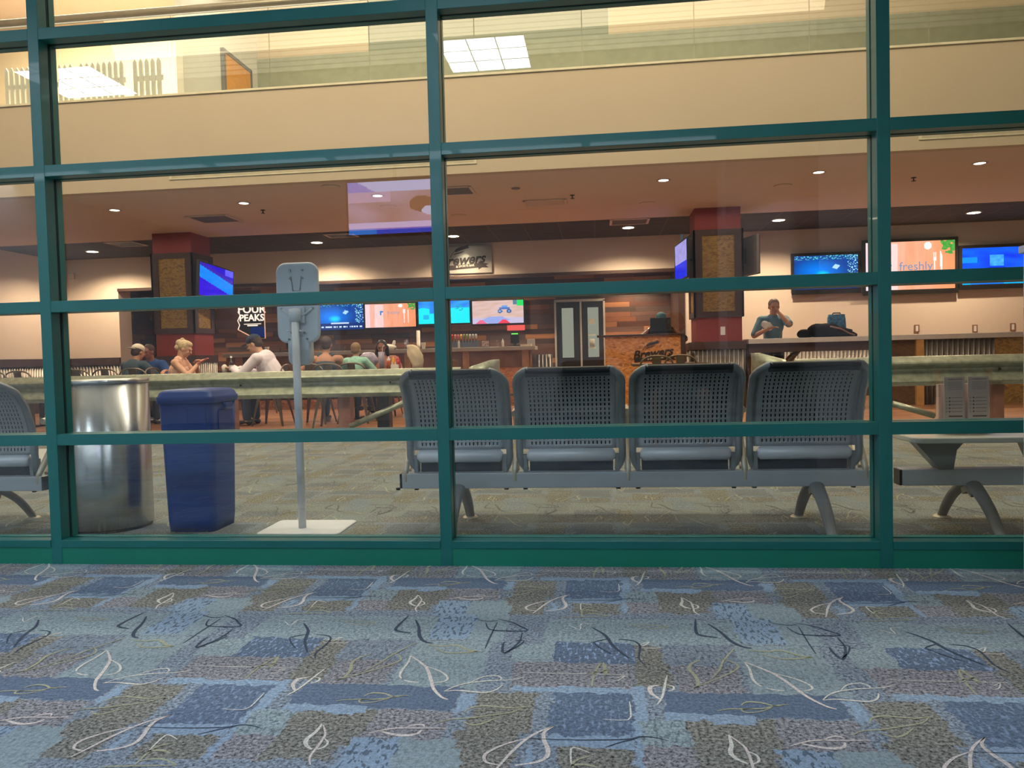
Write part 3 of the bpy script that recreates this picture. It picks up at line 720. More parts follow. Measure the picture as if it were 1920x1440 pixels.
# mirrored in the pane: the hanging screen faces the glazing
ms = tv('hanging information screen in the near room, mirrored just left of the middle mullion', .94, .51, lambda u, v: info_pic(1 - u, v), (-1.93, -0.75, 2.385), pi, 6.5, mount=False, name='information_screen', cat='screen')
MB().cyl((0, .03, .27), (0, .03, .60), .018).build('ceiling_pole', M_gun, ms)

kk = thing('kiosk', 'tall pale panel in the near room, faintly mirrored right of the white stand', 'panel', (-3.25, -2.5, 0))
MB().bb(-.15, .15, -.06, .06, .05, 1.88).build('panel', M_whitepaint, kk, bevel=.004); MB().bb(-.2, .2, -.15, .15, 0, .05).build('base', M_gun, kk)
kk = thing('column', 'square white column in the near room, mirrored as a pale band beside the right pillar', 'column', (1.78, -2.3, 0))
MB().bb(-.36, .36, -.3, .3, 0, 3.0).build('shaft', M_whitepaint, kk); MB().bb(-.38, .38, -.32, .32, 0, .12).build('plinth', M_gun, kk)

# ------------------------------------------------------------------ beam seating
PITCH_S = 0.5765
def back_profile():
    """(y, z) of the backrest sheet from lower roll to top, local y=0 on the beam line, top leans to -y"""
    return [(-.012, .425), (-.010, .46), (-.012, .52), (-.030, .60), (-.070, .70), (-.130, .775), (-.215, .832)]
def sample_profile(P, t):
    Q = [Vector((0, a, b)) for a, b in P]; ls = [(Q[i + 1] - Q[i]).length for i in range(len(Q) - 1)]; T = sum(ls) * t
    for i, l in enumerate(ls):
        if T <= l or i == len(ls) - 1: return Q[i].lerp(Q[i + 1], min(1, T / l))
        T -= l
def back_mesh():
    wd = .475; b = MB(); n_c, n_r = 20, 16; mu, m0, m1 = .06, .035, .13
    def S(u, v):      # u -1..1 across, v 0..1 up; gently dished sheet with rounded top corners
        p = sample_profile(back_profile(), v); hw = wd / 2
        if v > .88: hw -= .035 * ((v - .88) / .12) ** 2
        p.x = u * hw; p.y += .012 * (1 - u * u) * sin(pi * v); return p
    us = [-1, -1 + mu * 2] + [-1 + mu * 2 + (2 - 4 * mu) * k / n_c for k in range(1, n_c)] + [1 - mu * 2, 1]
    vv = [0, m0] + [m0 + (1 - m0 - m1) * k / n_r for k in range(1, n_r)] + [1 - m1, 1 - m1 / 2, 1]
    def q4(u0, u1, v0, v1): b.add([S(u0, v0), S(u1, v0), S(u1, v1), S(u0, v1)], [(0, 1, 2, 3)], 0, True)
    for j in range(len(vv) - 1):
        for i in range(len(us) - 1):
            u0, u1, v0, v1 = us[i], us[i + 1], vv[j], vv[j + 1]
            hole = 1 <= i < len(us) - 2 and 1 <= j <= n_r and not (j == n_r and i in (1, len(us) - 3))
            if not hole: q4(u0, u1, v0, v1); continue
            a0, a1 = u0 + (u1 - u0) * .34, u0 + (u1 - u0) * .66; c0, c1 = v0 + (v1 - v0) * .16, v0 + (v1 - v0) * .80
            O = [S(u0, v0), S(u1, v0), S(u1, v1), S(u0, v1)]; I = [S(a0, c0), S(a1, c0), S(a1, c1), S(a0, c1)]
            b.add(O + I, [(0, 1, 5, 4), (1, 2, 6, 5), (2, 3, 7, 6), (3, 0, 4, 7)], 0, True)
    return b
def shared(o, kind_mod=None): return o
class SeatKit: pass
def seat_unit(x, parent, kit={}):
    """one seat: perforated back, side frames, lower roll, head trim, seat pan"""
    if not kit:
        so = back_mesh().mesh('backrest', M_perf); bm = bmesh.new(); bm.from_mesh(so); bmesh.ops.remove_doubles(bm, verts=bm.verts, dist=1e-5); bm.to_mesh(so); bm.free(); kit['back'] = so
        P = [sample_profile(back_profile(), k / 14) for k in range(15)]
        for s_ in (-1, 1):
            f = MB(); pts = []
            for k, p in enumerate(P):
                xx = .262 - (.05 * max(0, (k - 11) / 3) ** 2); pts.append(Vector((s_ * xx, p.y - .004, p.z)))
            pts = [Vector((s_ * .235, .03, .315)), Vector((s_ * .25, .0, .345)), Vector((s_ * .262, -.012, .385))] + pts + [Vector((s_ * .19, P[-1].y - .006, P[-1].z + .004))]
            f.tube(pts, [.016, .018, .019] + [.019] * 12 + [.017] * 4, 8, 0, True)
            for k in range(3, len(pts) - 2):      # thin inward web joining frame and sheet
                a, c_ = pts[k], pts[k + 1]
                f.add([a, c_, c_ - Vector((s_ * .03, -.004, 0)), a - Vector((s_ * .03, -.004, 0))], [(0, 1, 2, 3)], 0)
            f.prism([(.05, .395), (-.02, .40), (-.01, .30), (.05, .30)], 'x', s_ * .225, s_ * .245)
            kit['frame%d' % s_] = f.mesh('side_frame', M_frame)
        f = MB(); f.tube([(-.225, -.008, .392), (-.21, -.008, .392), (.21, -.008, .392), (.225, -.008, .392)], [.018, .034, .034, .018], 18)
        kit['roll'] = f.mesh('lower_roll', M_silver)
        f = MB(); f.tube([(-.205, -.222, .832), (.205, -.222, .832)], .016, 12); f.bb(-.205, .205, -.222, -.196, .80, .826); kit['trim'] = f.mesh('head_trim', M_black)
        f = MB(); yy = [(.0, .372), (.04, .362), (.12, .366), (.30, .392), (.42, .402), (.455, .392), (.462, .372)]
        top = [(a, b + .006) for a, b in yy]; f.prism(top + yy[::-1], 'x', -.235, .235); kit['seat'] = f.mesh('seat_pan', M_perf)
        f = MB(); n = len(back_profile()); pr = [(a + .016, b) for a, b in back_profile()]
        f.prism(pr + [(a + .018, b + .004) for a, b in pr[::-1]], 'x', -.222, .222, smooth=False); kit['pad'] = f.mesh('back_pad', mat('matt_black_pad', (.012, .012, .015), .95, spec=.05))
        f = MB(); f.bb(-.215, .215, .02, .10, .306, .362); kit['bracket'] = f.mesh('seat_bracket', M_black)
    for nm, key in (('backrest', 'back'), ('side_frame', 'frame-1'), ('side_frame', 'frame1'), ('lower_roll', 'roll'), ('head_trim', 'trim'), ('seat_pan', 'seat'), ('seat_bracket', 'bracket'), ('back_pad', 'pad')):
        o = bpy.data.objects.new(nm, kit[key]); C.objects.link(o); o.parent = parent; o.location = (x, 0, 0)
        if key == 'back':
            sm = o.modifiers.new('thick', 'SOLIDIFY'); sm.thickness = .0025
ARM = {}
def arm_rest(x, parent):
    if 'm' not in ARM:
        f = MB()
        f.tube([(0, -.035, .262), (0, -.028, .31), (0, .02, .37), (0, .09, .46), (0, .11, .54), (0, .06, .60), (0, .02, .605)], [.010, .015, .017, .017, .016, .017, .016], 10)
        f.tube([(0, .02, .605), (0, .12, .615), (0, .24, .61), (0, .30, .585), (0, .28, .54), (0, .20, .46), (0, .10, .36), (0, .04, .31)], [.018, .02, .02, .018, .015, .014, .015, .016], 10)
        ARM['m'] = f.mesh('armrest', M_cast)
    o = bpy.data.objects.new('armrest', ARM['m']); C.objects.link(o); o.parent = parent; o.location = (x, 0, 0)
LEG = {}
def bench_leg(x, parent):
    if 'm' not in LEG:
        f = MB()
        for s_, ln in ((1, .31), (-1, .33)):
            P = [(0, 0, .245), (0, s_ * .05, .222), (0, s_ * .12, .185), (0, s_ * .20, .13), (0, s_ * .265, .065), (0, s_ * ln, .008)]
            q_ = smooth_path([Vector(q) for q in P]); f.tube(q_, [0.040 - .016 * k / (len(q_) - 1) for k in range(len(q_))], 12, flat=.55)
            f.lathe([(.0, .012), (.036, .011), (.045, .003), (.045, 0), (0, 0)], (0, s_ * ln, 0), 16, mi=1)
        f.prism([(-.07, .225), (.07, .225), (.045, .17), (.0, .19), (-.045, .17)], 'x', -.016, .016)
        LEG['m'] = f.mesh('leg', [mat('grey_leg_casting', (0.34, 0.335, 0.33), 0.45, 0.2), M_cast])
    o = bpy.data.objects.new('leg', LEG['m']); C.objects.link(o); o.parent = parent; o.location = (x, 0, 0)
def bench(label, loc, x0, x1, seats, arms, legs, table=None, group=None, rz=0):
    t = thing('beam_bench', label, 'seating', loc, rz, group)
    b = MB(); b.bb(x0 + .012, x1 - .012, -.04, .04, .226, .306); b.build('beam', M_silver, t, bevel=.005)
    MB().bb(x0, x0 + .012, -.038, .038, .228, .304).build('end_cap', M_black, t); MB().bb(x1 - .012, x1, -.038, .038, .228, .304).build('end_cap', M_black, t)
    for s_ in [q + d for q in arms for d in (-.05, .05)]: MB().cyl((s_, 0, .214), (s_, 0, .226), .012, n=8).build('bolt', M_black, t)
    for s_ in seats: seat_unit(s_, t)
    for s_ in arms: arm_rest(s_, t)
    for s_ in legs: bench_leg(s_, t)
    return t
BY = 3.95
sx0 = -0.722
B4 = bench('four-seat grey perforated steel beam bench seen from behind through the glazing', (0, BY, 0), -1.04, 1.34, [sx0 + PITCH_S * k for k in range(4)],
           [sx0 - .288 + PITCH_S * k for k in range(5)], [-.73, 1.06], group='airport beam benches')
bench('grey perforated beam bench cut off at the left edge, beside the steel bin', (0, BY, 0), -5.4, -3.05, [-3.375 - PITCH_S * k for k in range(4)],
      [-3.087 - PITCH_S * k for k in range(5)], [-3.40, -5.1], group='airport beam benches')
B3 = bench('beam bench at the right carrying a low table with flared supports', (0, BY, 0), 1.45, 4.3, [2.60, 3.18, 3.76], [2.31, 2.89, 3.47, 4.05], [1.79, 4.0], group='airport beam benches')
M_tabletop = mat('cream_table_laminate', (0.62, 0.60, 0.52), 0.3)
f = MB()
outl = []
for (cx_, cy_, a0) in ((2.23, .30, 0), (1.51, .30, 90), (1.51, -.16, 180), (2.23, -.16, 270)):
    for k in range(6): a = rad(a0 + k * 18); outl.append((cx_ + .06 * cos(a), cy_ + .06 * sin(a)))
f.prism(outl, 'z', .452, .478); f.build('table_top', M_tabletop, B3, bevel=.006)
for cx_ in (1.66, 2.10):
    f = MB(); f.prism([(cx_ - .155 if cx_ < 1.8 else cx_ - .09, .452), (cx_ + .09 if cx_ < 1.8 else cx_ + .155, .452), (cx_ + .045 if cx_ < 1.8 else cx_ + .06, .40), (cx_ + .03, .306), (cx_ - .03, .306)], 'y', -.06, .03)
    f.build('table_support', M_frame, B3)

# seated photographer's bench behind the camera
bench('grey perforated beam bench in the near room under the seated photographer', (0.75, -0.62, 0), -1.2, 1.2, [sx0 + PITCH_S * k - .14 for k in range(4)], [sx0 - .288 - .14 + PITCH_S * k for k in range(5)], [-.8, .8], group='airport beam benches')

# ------------------------------------------------------------------ steel bin, blue bin, sanitiser stand
ss, snt, sout = newmat('brushed_stainless')
sp = N(snt, 'ShaderNodeBsdfPrincipled'); L(snt, sp.outputs[0], sout.inputs[0])
sp.inputs['Base Color'].default_value = (.50, .50, .50, 1); sp.inputs['Metallic'].default_value = 1; sp.inputs['Roughness'].default_value = .27
sp.inputs['Anisotropic'].default_value = .75; sp.inputs['Anisotropic Rotation'].default_value = .25
stg = N(snt, 'ShaderNodeTangent'); stg.direction_type = 'RADIAL'; stg.axis = 'Z'; L(snt, stg.outputs[0], sp.inputs['Tangent'])
stc = N(snt, 'ShaderNodeTexCoord'); smp = N(snt, 'ShaderNodeMapping'); smp.inputs['Scale'].default_value = (60, 60, 1.5); L(snt, stc.outputs['Object'], smp.inputs[0])
snz = N(snt, 'ShaderNodeTexNoise'); snz.inputs['Scale'].default_value = 2; L(snt, smp.outputs[0], snz.inputs['Vector'])
tc_ = thing('litter_bin', 'tall round stainless steel litter bin standing beside the blue bin', 'bin', (-2.755, 4.05, 0))
b = MB(); b.lathe([(.0, .012), (.215, .012), (.222, .02), (.222, .81), (.0, .81)], n=56); b.build('body', ss, tc_)
b = MB(); b.lathe([(.215, 0), (.215, .012), (.0, .012), (0, 0)], n=40); b.build('base_ring', M_black, tc_)
b = MB(); b.lathe([(.2225, .81), (.225, .812), (.225, .828), (.220, .832), (.16, .828), (.155, .822), (.10, .80), (0, .80)], n=48); b.build('rim', ss, tc_)

M_blue = mat('blue_polyethylene', (0.003, 0.042, 0.25), 0.4, var=0.08, scale=5, spec=.35)
bb_ = thing('recycling_bin', 'blue tapered plastic recycling bin with lid beside the steel bin', 'bin', (-2.20, 4.035, 0))
def rr(cx_, cy_, hx, hy, r, n=5):
    o = []
    for (sx_, sy_, a0) in ((1, 1, 0), (-1, 1, 90), (-1, -1, 180), (1, -1, 270)):
        for k in range(n + 1): a = rad(a0 + 90 * k / n); o.append((cx_ + sx_ * (hx - r) + r * cos(a), cy_ + sy_ * (hy - r) + r * sin(a)))
    return o
def loft(mb, rings, mi=0, smooth=True, cap=True):
    n = len(rings[0]); vs_ = []; fs = []
    for R_ in rings: vs_ += R_
    for i in range(len(rings) - 1):
        for k in range(n): k2 = (k + 1) % n; fs.append((i * n + k, i * n + k2, (i + 1) * n + k2, (i + 1) * n + k))
    mb.add(vs_, fs, mi, smooth)
    if cap: mb.add(rings[0], [tuple(reversed(range(n)))], mi); mb.add(rings[-1], [tuple(range(n))], mi)
def ring(hx, hy, r, z, cx_=0, cy_=0): return [(a, b, z) for a, b in rr(cx_, cy_, hx, hy, r)]
b = MB(); loft(b, [ring(.132, .132, .04, 0), ring(.137, .137, .04, .06), ring(.147, .147, .04, .52), ring(.150, .150, .04, .535), ring(.154, .154, .04, .70)]); b.build('body', M_blue, bb_)
b = MB(); loft(b, [ring(.163, .163, .04, .695), ring(.166, .166, .04, .728), ring(.161, .161, .04, .732), ring(.155, .155, .045, .752), ring(.14, .14, .05, .768), ring(.08, .08, .05, .772)]); b.build('lid', M_blue, bb_)
for s_ in (-1, 1): MB().bb(s_ * .172 - .010, s_ * .172 + .010, -.04, .04, .665, .69).build('handle', M_blue, bb_, bevel=.004)
b = MB(); b.prism(rr(.07, .615, .055, .055, .008, 2), 'y', -.158, -.1525); b.build('embossed_panel', M_blue, bb_)
b = MB(); b.prism(rr(.0, .60, .08, .05, .006, 2), 'x', .150, .158); b.build('embossed_panel', M_blue, bb_)

st = thing('sanitizer_stand', 'white hand sanitizer stand seen from the back on a square floor plate', 'stand', (-1.60, 3.97, 0))
b = MB(); loft(b, [ring(.225, .17, .03, 0, .02, .03), ring(.225, .17, .03, .006, .02, .03), ring(.218, .163, .03, .009, .02, .03)]); b.build('base_plate', M_whitepaint, st)
b = MB(); b.cyl((0, 0, .009), (0, 0, 1.185), .0205, n=20); b.build('pole', M_white, st)
b = MB(); b.lathe([(.0205, 1.115), (.031, 1.12), (.033, 1.15), (.031, 1.185), (.0, 1.19)], n=20); b.bb(-.045, .045, .015, .05, 1.11, 1.20)
for s_ in (-1, 1):
    b.tube([(s_ * .03, .01, 1.15), (s_ * .055, .028, 1.165), (s_ * .085, .033, 1.19)], .006, 8)
    b.cyl((s_ * .045, -.01, 1.068), (s_ * .02, .0, 1.068), .005, n=8)
b.build('bracket', M_white, st)
def board(name, hw, z0, z1, r, y0, y1, mt, top=None):
    """upright rounded plate"""
    cz, hz = (z0 + z1) / 2, (z1 - z0) / 2
    def R_(e, y): return [(a, y, bz) for a, bz in rr(0, cz, hw - e, hz - e, max(.004, r - e))]
    q = MB(); loft(q, [R_(.012, y0), R_(.004, y0 + .003), R_(0, y0 + .010), R_(0, y1 - .006), R_(.008, y1)]); return q.build(name, mt, st)
board('back_panel', .118, 1.005, 1.438, .055, .036, .062, M_white)
board('drip_tray', .062, .885, 1.05, .035, .034, .10, M_white)
b = MB(); b.bb(-.075, .075, .062, .14, 1.05, 1.30); b.build('dispenser', M_whitepaint, st, bevel=.01)
b = MB()
b.tube([(-.030, .034, 1.362), (-.021, .034, 1.286), (.018, .034, 1.286), (.028, .034, 1.362)], .0025, 6)
for (x_, z_) in ((-.035, 1.395), (.035, 1.395), (-.034, 1.352), (.034, 1.352), (-.085, 1.19), (.085, 1.19), (-.035, 1.06), (.035, 1.06), (-.05, 1.025), (.05, 1.025)):
    b.cyl((x_, .028, z_), (x_, .036, z_), .006, n=10)
b.build('fixings', mat('dull_screws', (.25, .27, .30), .4, .6), st)

# brochure holder on the low table
bh = thing('brochure_holder', 'clear acrylic holder with printed pink cards on the low table at the right', 'holder', (1.74, 3.90, .478))
b = MB(); b.bb(-.115, .115, -.032, -.029, 0, .315); b.bb(-.115, .115, .029, .032, 0, .31); b.bb(-.118, -.115, -.032, .032, 0, .31); b.bb(.115, .118, -.032, .032, 0, .31); b.build('acrylic_case', M_clear, bh)
M_card = mat('pink_card', (.82, .62, .54), .7); M_ink = mat('brown_ink', (.10, .045, .04), .7)
for cx_, nm in ((-.052, 'card'), (.056, 'card')):
    MB().bb(cx_ - .047, cx_ + .047, -.026, -.023, .012, .275).build(nm, M_card, bh)
b = MB()
for cx_ in (-.052, .056):
    for k in range(5):
        z = .175 - k * .0165
        b.cyl((cx_ - .022, -.0265, z), (cx_ - .022, -.0258, z), .0038, n=10); b.bb(cx_ - .014, cx_ + .036, -.0266, -.026, z - .0009, z + .0009)
        b.bb(cx_ - .037, cx_ - .035, -.0266, -.026, z - .003, z + .003)
    b.bb(cx_ - .026, cx_ + .036, -.0266, -.026, .084, .090); b.bb(cx_ - .03, cx_ + .036, -.0266, -.026, .262, .2645)
    for k in range(9): b.bb(cx_ - .03, cx_ + .036, -.0266, -.026, .214 + k * .0045, .2148 + k * .0045)
b.build('printing', M_ink, bh)
MB().bb(-.113, .113, .0, .027, .005, .24).build('spare_card', M_card, bh)

# ------------------------------------------------------------------ restaurant ceiling fittings
def downlight(px, py, label, back, group):
    p = atz(px, py, 3.13)
    t = thing('downlight', label, 'ceiling light', (p.x, p.y, 3.13), group=group)
    r_ = .10 if back else .065
    MB().lathe([(r_, -.004), (r_ + .02, -.006), (r_ + .028, 0), (r_, 0)], n=28).build('trim_ring', M_lampring, t)
    MB().lathe([(.0, -.003), (r_, -.003), (r_, -.001), (0, -.001)], n=24).build('lens', M_lamp if back else M_lamp2, t)
    sp_ = spot('downlight_beam', (p.x, p.y, 3.10), DOWN_BACK if back else DOWN_FRONT, WARM, 150 if back else 120, .5, .06)
    return t
ords = ['leftmost', 'second from the left', 'third from the left', 'fourth from the left', 'fifth from the left', 'rightmost']
for i, (x, y) in enumerate([(173, 472), (594, 455), (850, 443), (1178, 427), (1460, 413), (1826, 399)]):
    downlight(x, y, 'bright round downlight in the dark ceiling strip, ' + ords[i], True, 'downlights in the dark ceiling strip')
for i, (x, y) in enumerate([(215, 394), (457, 381), (708, 367), (1244, 338), (1535, 323), (1837, 306)]):
    downlight(x, y, 'small dim downlight in the tan soffit, ' + ords[i], False, 'downlights in the tan soffit')
for i, (x, lb) in enumerate(((-8.0, 'leftmost'), (-5.0, 'second from the left'), (-2.14, 'over the end of the bar'), (0.75, 'over the host stand'))):
    t = thing('downlight', 'round downlight in the black ceiling of the bar alcove, ' + lb, 'ceiling light', (x, 16.0, 2.62), group='downlights in the bar alcove')
    MB().lathe([(.062, -.004), (.085, -.006), (.092, 0), (.062, 0)], n=28).build('trim_ring', M_lampring, t)
    MB().lathe([(.0, -.003), (.062, -.003), (.062, -.001), (0, -.001)], n=24).build('lens', M_lamp, t)
    spot('alcove_beam', (x, 16.0, 2.6), (14, 30, 80, 190)[i], WARM, 140, .6, .06)
M_vent = mat('grey_vent', (0.20, 0.18, 0.155), 0.6)
def ceiling_vent(px, py, sx_, sy_, label, mt=M_vent):
    p = atz(px, py, 3.13)
    t = thing('air_diffuser', label, 'air vent', (p.x, p.y, 3.128))
    f = MB()
    for s_ in (-1, 1): f.bb(s_ * sx_ / 2 - .02, s_ * sx_ / 2 + .02, -sy_ / 2 - .02, sy_ / 2 + .02, -.012, 0); f.bb(-sx_ / 2, sx_ / 2, s_ * sy_ / 2 - .02, s_ * sy_ / 2 + .02, -.012, 0)
    f.build('frame', M_soffit, t)
    b = MB(); n = int(sy_ / .04)
    for k in range(n): b.bb(-sx_ / 2 + .02, sx_ / 2 - .02, -sy_ / 2 + (k + .2) * sy_ / n, -sy_ / 2 + (k + .75) * sy_ / n, -.008, -.004)
    b.bb(-sx_ / 2 + .02, sx_ / 2 - .02, -sy_ / 2, sy_ / 2, -.003, -.001); b.build('louvre', mt, t)
ceiling_vent(402, 410, .62, .55, 'square grey air diffuser in the tan soffit left of centre')
ceiling_vent(237, 457, .5, .5, 'dark square vent in the dark ceiling strip left of the left pillar', M_black)
ceiling_vent(640, 441, .5, .35, 'dark vent in the dark ceiling strip above the white stand', M_black)
ceiling_vent(1180, 415, .62, .5, 'pale square vent in the dark ceiling strip behind the bright downlight', M_vent)
ceiling_vent(1022, 379, .60, .35, 'pale rectangular air diffuser in the soffit right of the middle mullion', M_soffit)
ceiling_vent(858, 357, .40, .45, 'small square air diffuser in the soffit beside the middle mullion')
for x, y, lb in ((728, 387, 'left of the middle mullion'), (1213, 381, 'above the host stand'), (1468, 348, 'right of the right pillar'), (620, 350, 'above the white stand'), (860, 404, 'just right of the middle mullion'), (967, 353, 'smallest one near the middle')):
    p = atz(x, y, 3.13)
    t = thing('ceiling_speaker', 'round flat ceiling speaker in the tan soffit ' + lb, 'speaker', (p.x, p.y, 3.13), group='round ceiling speakers')
    r_ = .06 if 'smallest' in lb else .12
    MB().lathe([(0, -.012), (r_ * .85, -.010), (r_, 0), (0, 0)], n=28).build('grille', M_soffit if 'one' not in lb else M_vent, t)
for x, y, lb in ((493, 394, 'left of the white stand'), (1073, 366, 'near the middle'), (1713, 333, 'at the right')):
    p = atz(x, y, 3.13)
    t = thing('sprinkler', 'small ceiling sprinkler head ' + lb, 'sprinkler', (p.x, p.y, 3.13), group='sprinkler heads')
    b = MB(); b.lathe([(.0, -.05), (.03, -.048), (.03, -.044), (.01, -.04), (.008, -.01), (.035, -.006), (.035, 0), (0, 0)], n=14); b.build('head', M_gun, t)

# ------------------------------------------------------------------ W-beam guard rails used as partition
GY = 9.12
def wprofile():
    """(y, z) of the corrugated beam, bulging towards the camera"""
    P = [(.0, .778), (-.010, .785), (-.020, .780), (-.078, .722), (-.086, .708), (-.080, .694), (-.008, .645), (-.002, .632), (-.002, .612), (-.010, .598), (-.080, .520), (-.087, .506), (-.078, .494), (-.020, .462), (-.010, .458), (.0, .462)]
    return P
def guard_rail(label, x0, x1, end, posts, brace):
    t = thing('guard_rail', label, 'guard rail', ((x0 + x1) / 2, GY, 0)); c_ = (x0 + x1) / 2
    def sheet(xs, fn, name):
        b = MB(); P = wprofile(); vs_ = []; fs = []
        for x in xs:
            for (y, z) in P: vs_.append(fn(x, y, z))
        n = len(P)
        for i in range(len(xs) - 1):
            for k in range(n - 1): fs.append((i * n + k, (i + 1) * n + k, (i + 1) * n + k + 1, i * n + k + 1))
        b.add(vs_, fs, 0, name != 'rail_beam'); o = b.build(name, M_galv, t, fix=False); so = o.modifiers.new('thick', 'SOLIDIFY'); so.thickness = .004; return o
    sheet([x0 - c_ + (x1 - x0) * k / 12 for k in range(13)], lambda x, y, z: (x, y, z), 'rail_beam')
    # rounded end terminal: beam flattens, rises a little and curls back
    e = x1 - c_ if end > 0 else x0 - c_
    def curl(k, y, z):
        a = k / 10; x = e + end * (.10 + .33 * sin(a * pi / 2)); yb = .30 * (1 - cos(a * pi / 2)); zz = .625 + (z - .625) * (1 + .28 * min(1, a * 1.7))
        return (x, y * (1 - a * .8) + yb, zz + .035 * min(1, a * 2))
    sheet([0] + list(range(0, 11)), lambda k, y, z: curl(k, y, z), 'end_terminal')
    b = MB()
    for k in range(int((x1 - x0) / 1.9) + 1):
        for z in (.755, .625, .50):
            b.cyl((x0 - c_ + .3 + k * 1.9, -.012 if z != .625 else -.012, z), (x0 - c_ + .3 + k * 1.9, -.030, z), .013, n=8)
    b.build('splice_bolts', M_gun, t)
    for px_, mt in posts:
        x = px_ - c_
        MB().bb(x - .075, x + .075, .02, .17, 0, .76).build('post', mt, t)
    if brace:
        (xa_, za), (xb_, zb) = brace
        b = MB(); b.tube([(xa_ - c_, -.03, za), (xb_ - c_, -.02, zb)], .035, 4); b.build('brace', M_galv, t)
    return t
M_post = mat('stained_timber_post', (0.30, 0.13, 0.09), 0.7, var=.2)
pp = at(650, 780, GY + .1).x; pp2 = at(722, 780, GY + .1).x
ba, bb2 = at(655, 800, GY - .05), at(765, 752, GY - .05)
guard_rail('galvanised guard rail partition on the left ending in a curled terminal behind the seats', -10.4, at(880, 690, GY).x - .1, 1, [(-9.6, M_post), (-7.7, M_post), (-5.8, M_gun), (-4.6, M_post), (pp, M_post), (pp2, M_gun), (-1.55, M_post)], ((ba.x, ba.z), (bb2.x, bb2.z)))
ra, rb = at(1674, 757, GY - .05), at(1755, 780, GY - .05)
guard_rail('galvanised guard rail partition on the right starting with a curled terminal', at(1490, 680, GY).x, 8.4, -1, [(2.9, M_post), (at(1810, 760, GY + .1).x + .3, M_post), (6.2, M_post)], ((ra.x, ra.z), (rb.x, rb.z)))

# ------------------------------------------------------------------ signs with the script logo
def wheat(mb, c, s):
    """ear of grain made of leaf shaped kernels on a curved stalk"""
    x0, z0 = c
    mb.tube([(x0, 0, z0), (x0 + .08 * s, 0, z0 + .13 * s), (x0 + .22 * s, 0, z0 + .22 * s), (x0 + .45 * s, 0, z0 + .27 * s)], .008 * s, 6)
    for k in range(9):
        a = k / 8; bx, bz = x0 + (.14 + .36 * a) * s, z0 + (.17 + .11 * a ** .7) * s
        for sg in (-1, 1):
            an = rad(20 + sg * 32); d = Vector((cos(an), 0, sin(an))) * .085 * s; n_ = Vector((-sin(an), 0, cos(an))) * .022 * s; p = Vector((bx, 0, bz))
            q = [p, p + d * .5 + n_, p + d, p + d * .5 - n_]
            mb.add([v - Vector((0, .006, 0)) for v in q] + [v + Vector((0, .002, 0)) for v in q], [(0, 1, 2, 3), (4, 5, 6, 7), (0, 1, 5, 4), (1, 2, 6, 5), (2, 3, 7, 6), (3, 0, 4, 7)])
    for k in range(5):
        a = k / 4; mb.tube([(x0 + .1 * s + a * .2 * s, 0, z0 + .08 * s + .04 * a * s), (x0 + .22 * s + a * .22 * s, 0, z0 + .12 * s + .05 * a * s)], [.014 * s, .003 * s], 5)
def logo(parent, x, y, z, s, mt, small_mt, tilt=.06):
    r = (pi / 2, 0, 0)
    o = text('lettering', 'Brewers', .40 * s, mt, parent, (x, y, z), r, .004, .35, .012 * s); o.rotation_euler = (pi / 2, -tilt, 0)
    b = MB(); rib = [(-.62, -.16), (.50, -.10), (.50, -.05), (.62, -.09), (.80, -.13), (.72, -.17), (.80, -.24), (.60, -.23), (.50, -.29), (.49, -.23), (-.62, -.29)]
    b.prism([(q[0] * s, q[1] * s) for q in rib], 'y', -.004, .002); q = b.build('ribbon', mt, parent); q.location = (x, y + .001, z)
    b = MB(); wheat(b, (-.34 * s, .10 * s), s); q = b.build('grain_ear', mt, parent); q.location = (x, y, z)
    o = text('small_lettering', '& SPORTS BAR', .085 * s, small_mt, parent, (x + .10 * s, y - .006, z - .175 * s), r, .002, 0, .002 * s); o.rotation_euler = (pi / 2, -tilt, 0)
M_logo = mat('dark_bronze_letters', (0.022, 0.012, 0.008), 0.45)
M_lite = mat('pale_letters', (0.75, 0.68, 0.55), 0.6)
sg = thing('wall_sign', 'pale metal wall sign with dark script lettering, grain ear and arrow ribbon above the bar', 'sign', (-2.595, 14.94, 2.81))
MB().bb(-.59, .59, .005, .03, -.265, .265).build('sign_plate', mat('brushed_sign_plate', (.42, .40, .36), .35, .6), sg)
logo(sg, 0.0, 0, -.01, .66, M_logo, M_lite)
spot('sign_beam', (-2.55, 14.55, 3.1), 22, (1, .86, .62), 60, .7, .03, rot=(rad(38), 0, 0))

